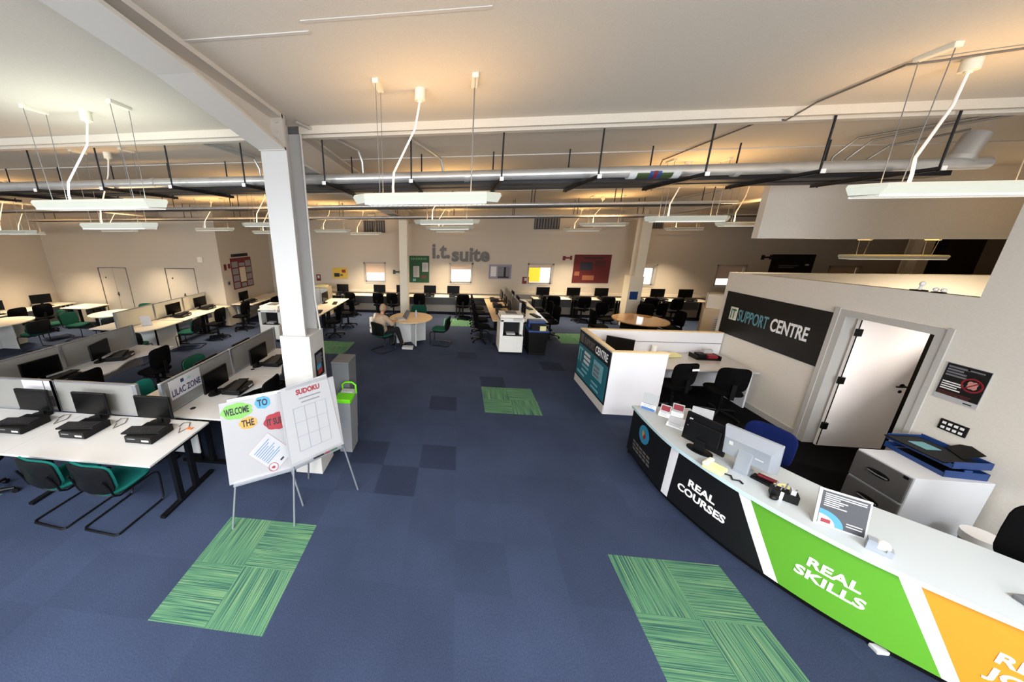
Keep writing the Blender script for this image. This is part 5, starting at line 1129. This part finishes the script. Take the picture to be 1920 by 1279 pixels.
t = thing('recycling_bin', 'tall grey recycling bin right beside the near white column', 'bin', (-1.22, .22, 0)); f = MB().add([(-.12, -.14, 0), (.10, -.14, 0), (.10, .14, 0), (-.12, .14, 0), (-.14, -.17, 1.22), (.12, -.17, 1.22), (.12, .17, 1.22), (-.14, .17, 1.22)], [(0, 3, 2, 1), (4, 5, 6, 7), (0, 1, 5, 4), (1, 2, 6, 5), (2, 3, 7, 6), (3, 0, 4, 7)]); f.build('body', GREYP, t); MB().box(-.145, .125, -.175, .175, 1.22, 1.25, c=.01).build('lid', GREYP, t)
t = thing('recycling_bin', 'grey recycling bin with a lime green lid and handle behind the sudoku easel', 'bin', (-1.09, -.16, 0)); f = MB().add([(-.09, -.13, 0), (.09, -.13, 0), (.09, .13, 0), (-.09, .13, 0), (-.115, -.16, .80), (.115, -.16, .80), (.115, .16, .80), (-.115, .16, .80)], [(0, 3, 2, 1), (4, 5, 6, 7), (0, 1, 5, 4), (1, 2, 6, 5), (2, 3, 7, 6), (3, 0, 4, 7)]); f.build('body', mat('mid_grey_plastic', srgb(138, 140, 144), .5), t)
MB().box(-.12, .12, -.165, .04, .80, .86, c=.012).build('lid', LIMEB, t); MB().tube([(-.1, .16, .80), (-.1, .15, .93), (-.05, .15, .97), (.05, .15, .97), (.1, .15, .93), (.1, .16, .80)], .014, 8).build('handle', LIMEB, t, True); B(-.09, .09, .05, .14, .80, .87, 'paper', PAPER, t)

# ------------------------------------------------------------------ the seated person
def person(loc, rz):
    t = thing('person', 'person in a beige jacket with a cream sleeve sitting at the beech round table', 'person', loc, rz)
    def limb(b, pts, rr):
        for (p0, r0_), (p1, r1_) in zip(list(zip(pts, rr)), list(zip(pts, rr))[1:]): b.cyl(p0, p1, r0_, 12, r1_); b.ell(p0, r0_, r0_, r0_, 12, 8); b.ell(p1, r1_, r1_, r1_, 12, 8)
    def meshed(b, name, m_, vox, parent):
        o = b.build(name, m_, parent); md = o.modifiers.new('blend', 'REMESH'); md.mode = 'VOXEL'; md.voxel_size = vox; md.use_smooth_shade = True
        s_ = o.modifiers.new('soften', 'SMOOTH'); s_.iterations = 3; s_.factor = .5
        dg = bpy.context.evaluated_depsgraph_get(); dg.update(); me_ = bpy.data.meshes.new_from_object(o.evaluated_get(dg)); o.modifiers.clear(); o.data = me_
        for p_ in me_.polygons: p_.use_smooth = True
        me_.materials.clear(); me_.materials.append(m_)
        return o
    hips, chest, neck, head = (0, -.04, .56), (0, -.06, .86), (0, .0, 1.03), (0, .05, 1.16)
    body = MB()
    body.ell(hips, .17, .13, .13); body.ell((0, -.06, .74), .15, .11, .16); body.ell(chest, .17, .115, .16); limb(body, [(0, -.02, .96), (0, .03, 1.1)], [.055, .05])
    body.ell((0, .055, 1.175), .072, .088, .105); body.ell((0, .085, 1.12), .05, .06, .055); body.ell((0, .145, 1.155), .014, .018, .022); body.ell((-.074, .045, 1.165), .012, .02, .03); body.ell((.074, .045, 1.165), .012, .02, .03); body.ell((-.03, .132, 1.185), .012, .008, .008); body.ell((.03, .132, 1.185), .012, .008, .008); body.ell((0, .138, 1.105), .022, .008, .006)
    arms = (((-.19, -.05, .95), (-.25, -.02, .70), (-.19, .16, .55)), ((.19, -.05, .95), (.25, .12, .76), (.12, .34, .77)))
    for s_, ar in zip((-1, 1), arms):
        limb(body, ar, [.052, .042, .028]); h = Vector(ar[2]); d = (h - Vector(ar[1])).normalized(); sd = d.cross(Vector((0, 0, 1))).normalized()
        pl = h + d * .05; body.ell(tuple(pl), .04, .045, .018)
        for k, ln in enumerate((.065, .075, .07, .055)):
            o_ = pl + sd * ((k - 1.5) * .02) + d * .03; m1 = o_ + d * ln * .55 - Vector((0, 0, .006)); m2 = o_ + d * ln - Vector((0, 0, .02)); body.cyl(o_, m1, .009, 8); body.cyl(m1, m2, .009, 8, .007)
        th = pl - sd * .03 * s_ * -1; body.cyl(tuple(th), tuple(th + d * .045 + sd * .03 * s_), .010, 8, .008)
    legs = (((-.09, .0, .54), (-.11, .42, .52), (-.10, .40, .10), (-.10, .46, .05)), ((.09, .0, .54), (.12, .43, .52), (.16, .55, .12), (.17, .62, .05)))
    for lg in legs: limb(body, lg, [.085, .062, .042, .04])
    meshed(body, 'body', SKIN, .010, t)
    j = MB(); j.ell((0, -.05, .62), .19, .15, .14); j.ell((0, -.065, .76), .175, .135, .17); j.ell((0, -.06, .88), .20, .14, .15); limb(j, [(-.15, -.05, .97), (.15, -.05, .97)], [.06, .06]); limb(j, arms[1], [.072, .06, .045])
    meshed(j, 'jacket', BEIGEC, .014, t)
    sl = MB(); limb(sl, arms[0], [.078, .064, .046]); sl.box(-.26, -.19, -.24, -.14, .50, .94, c=.02); meshed(sl, 'sleeve', CREAMC, .012, t)
    tr = MB(); tr.ell((0, -.01, .55), .175, .14, .11)
    for lg in legs: limb(tr, lg[:3], [.098, .075, .058])
    meshed(tr, 'trousers', DARKC, .014, t)
    hr = MB(); hr.ell((0, .038, 1.20), .079, .088, .092); hr.ell((0, .0, 1.16), .07, .06, .08); meshed(hr, 'hair', HAIRM, .010, t)
    for lg in legs: x, y, z = lg[3]; MB().ell((x, y, .045), .048, .125, .045).build('shoe', BLACKP, t, True)
    return t
person((-1.52, 3.92, 0), -.62)
tag(B(-1.02, -.72, 4.02, 4.2, .002, .06, 'paper_bundle', PAPER, None, .006), 'white bundle on the carpet by the person under the round table', 'bundle')
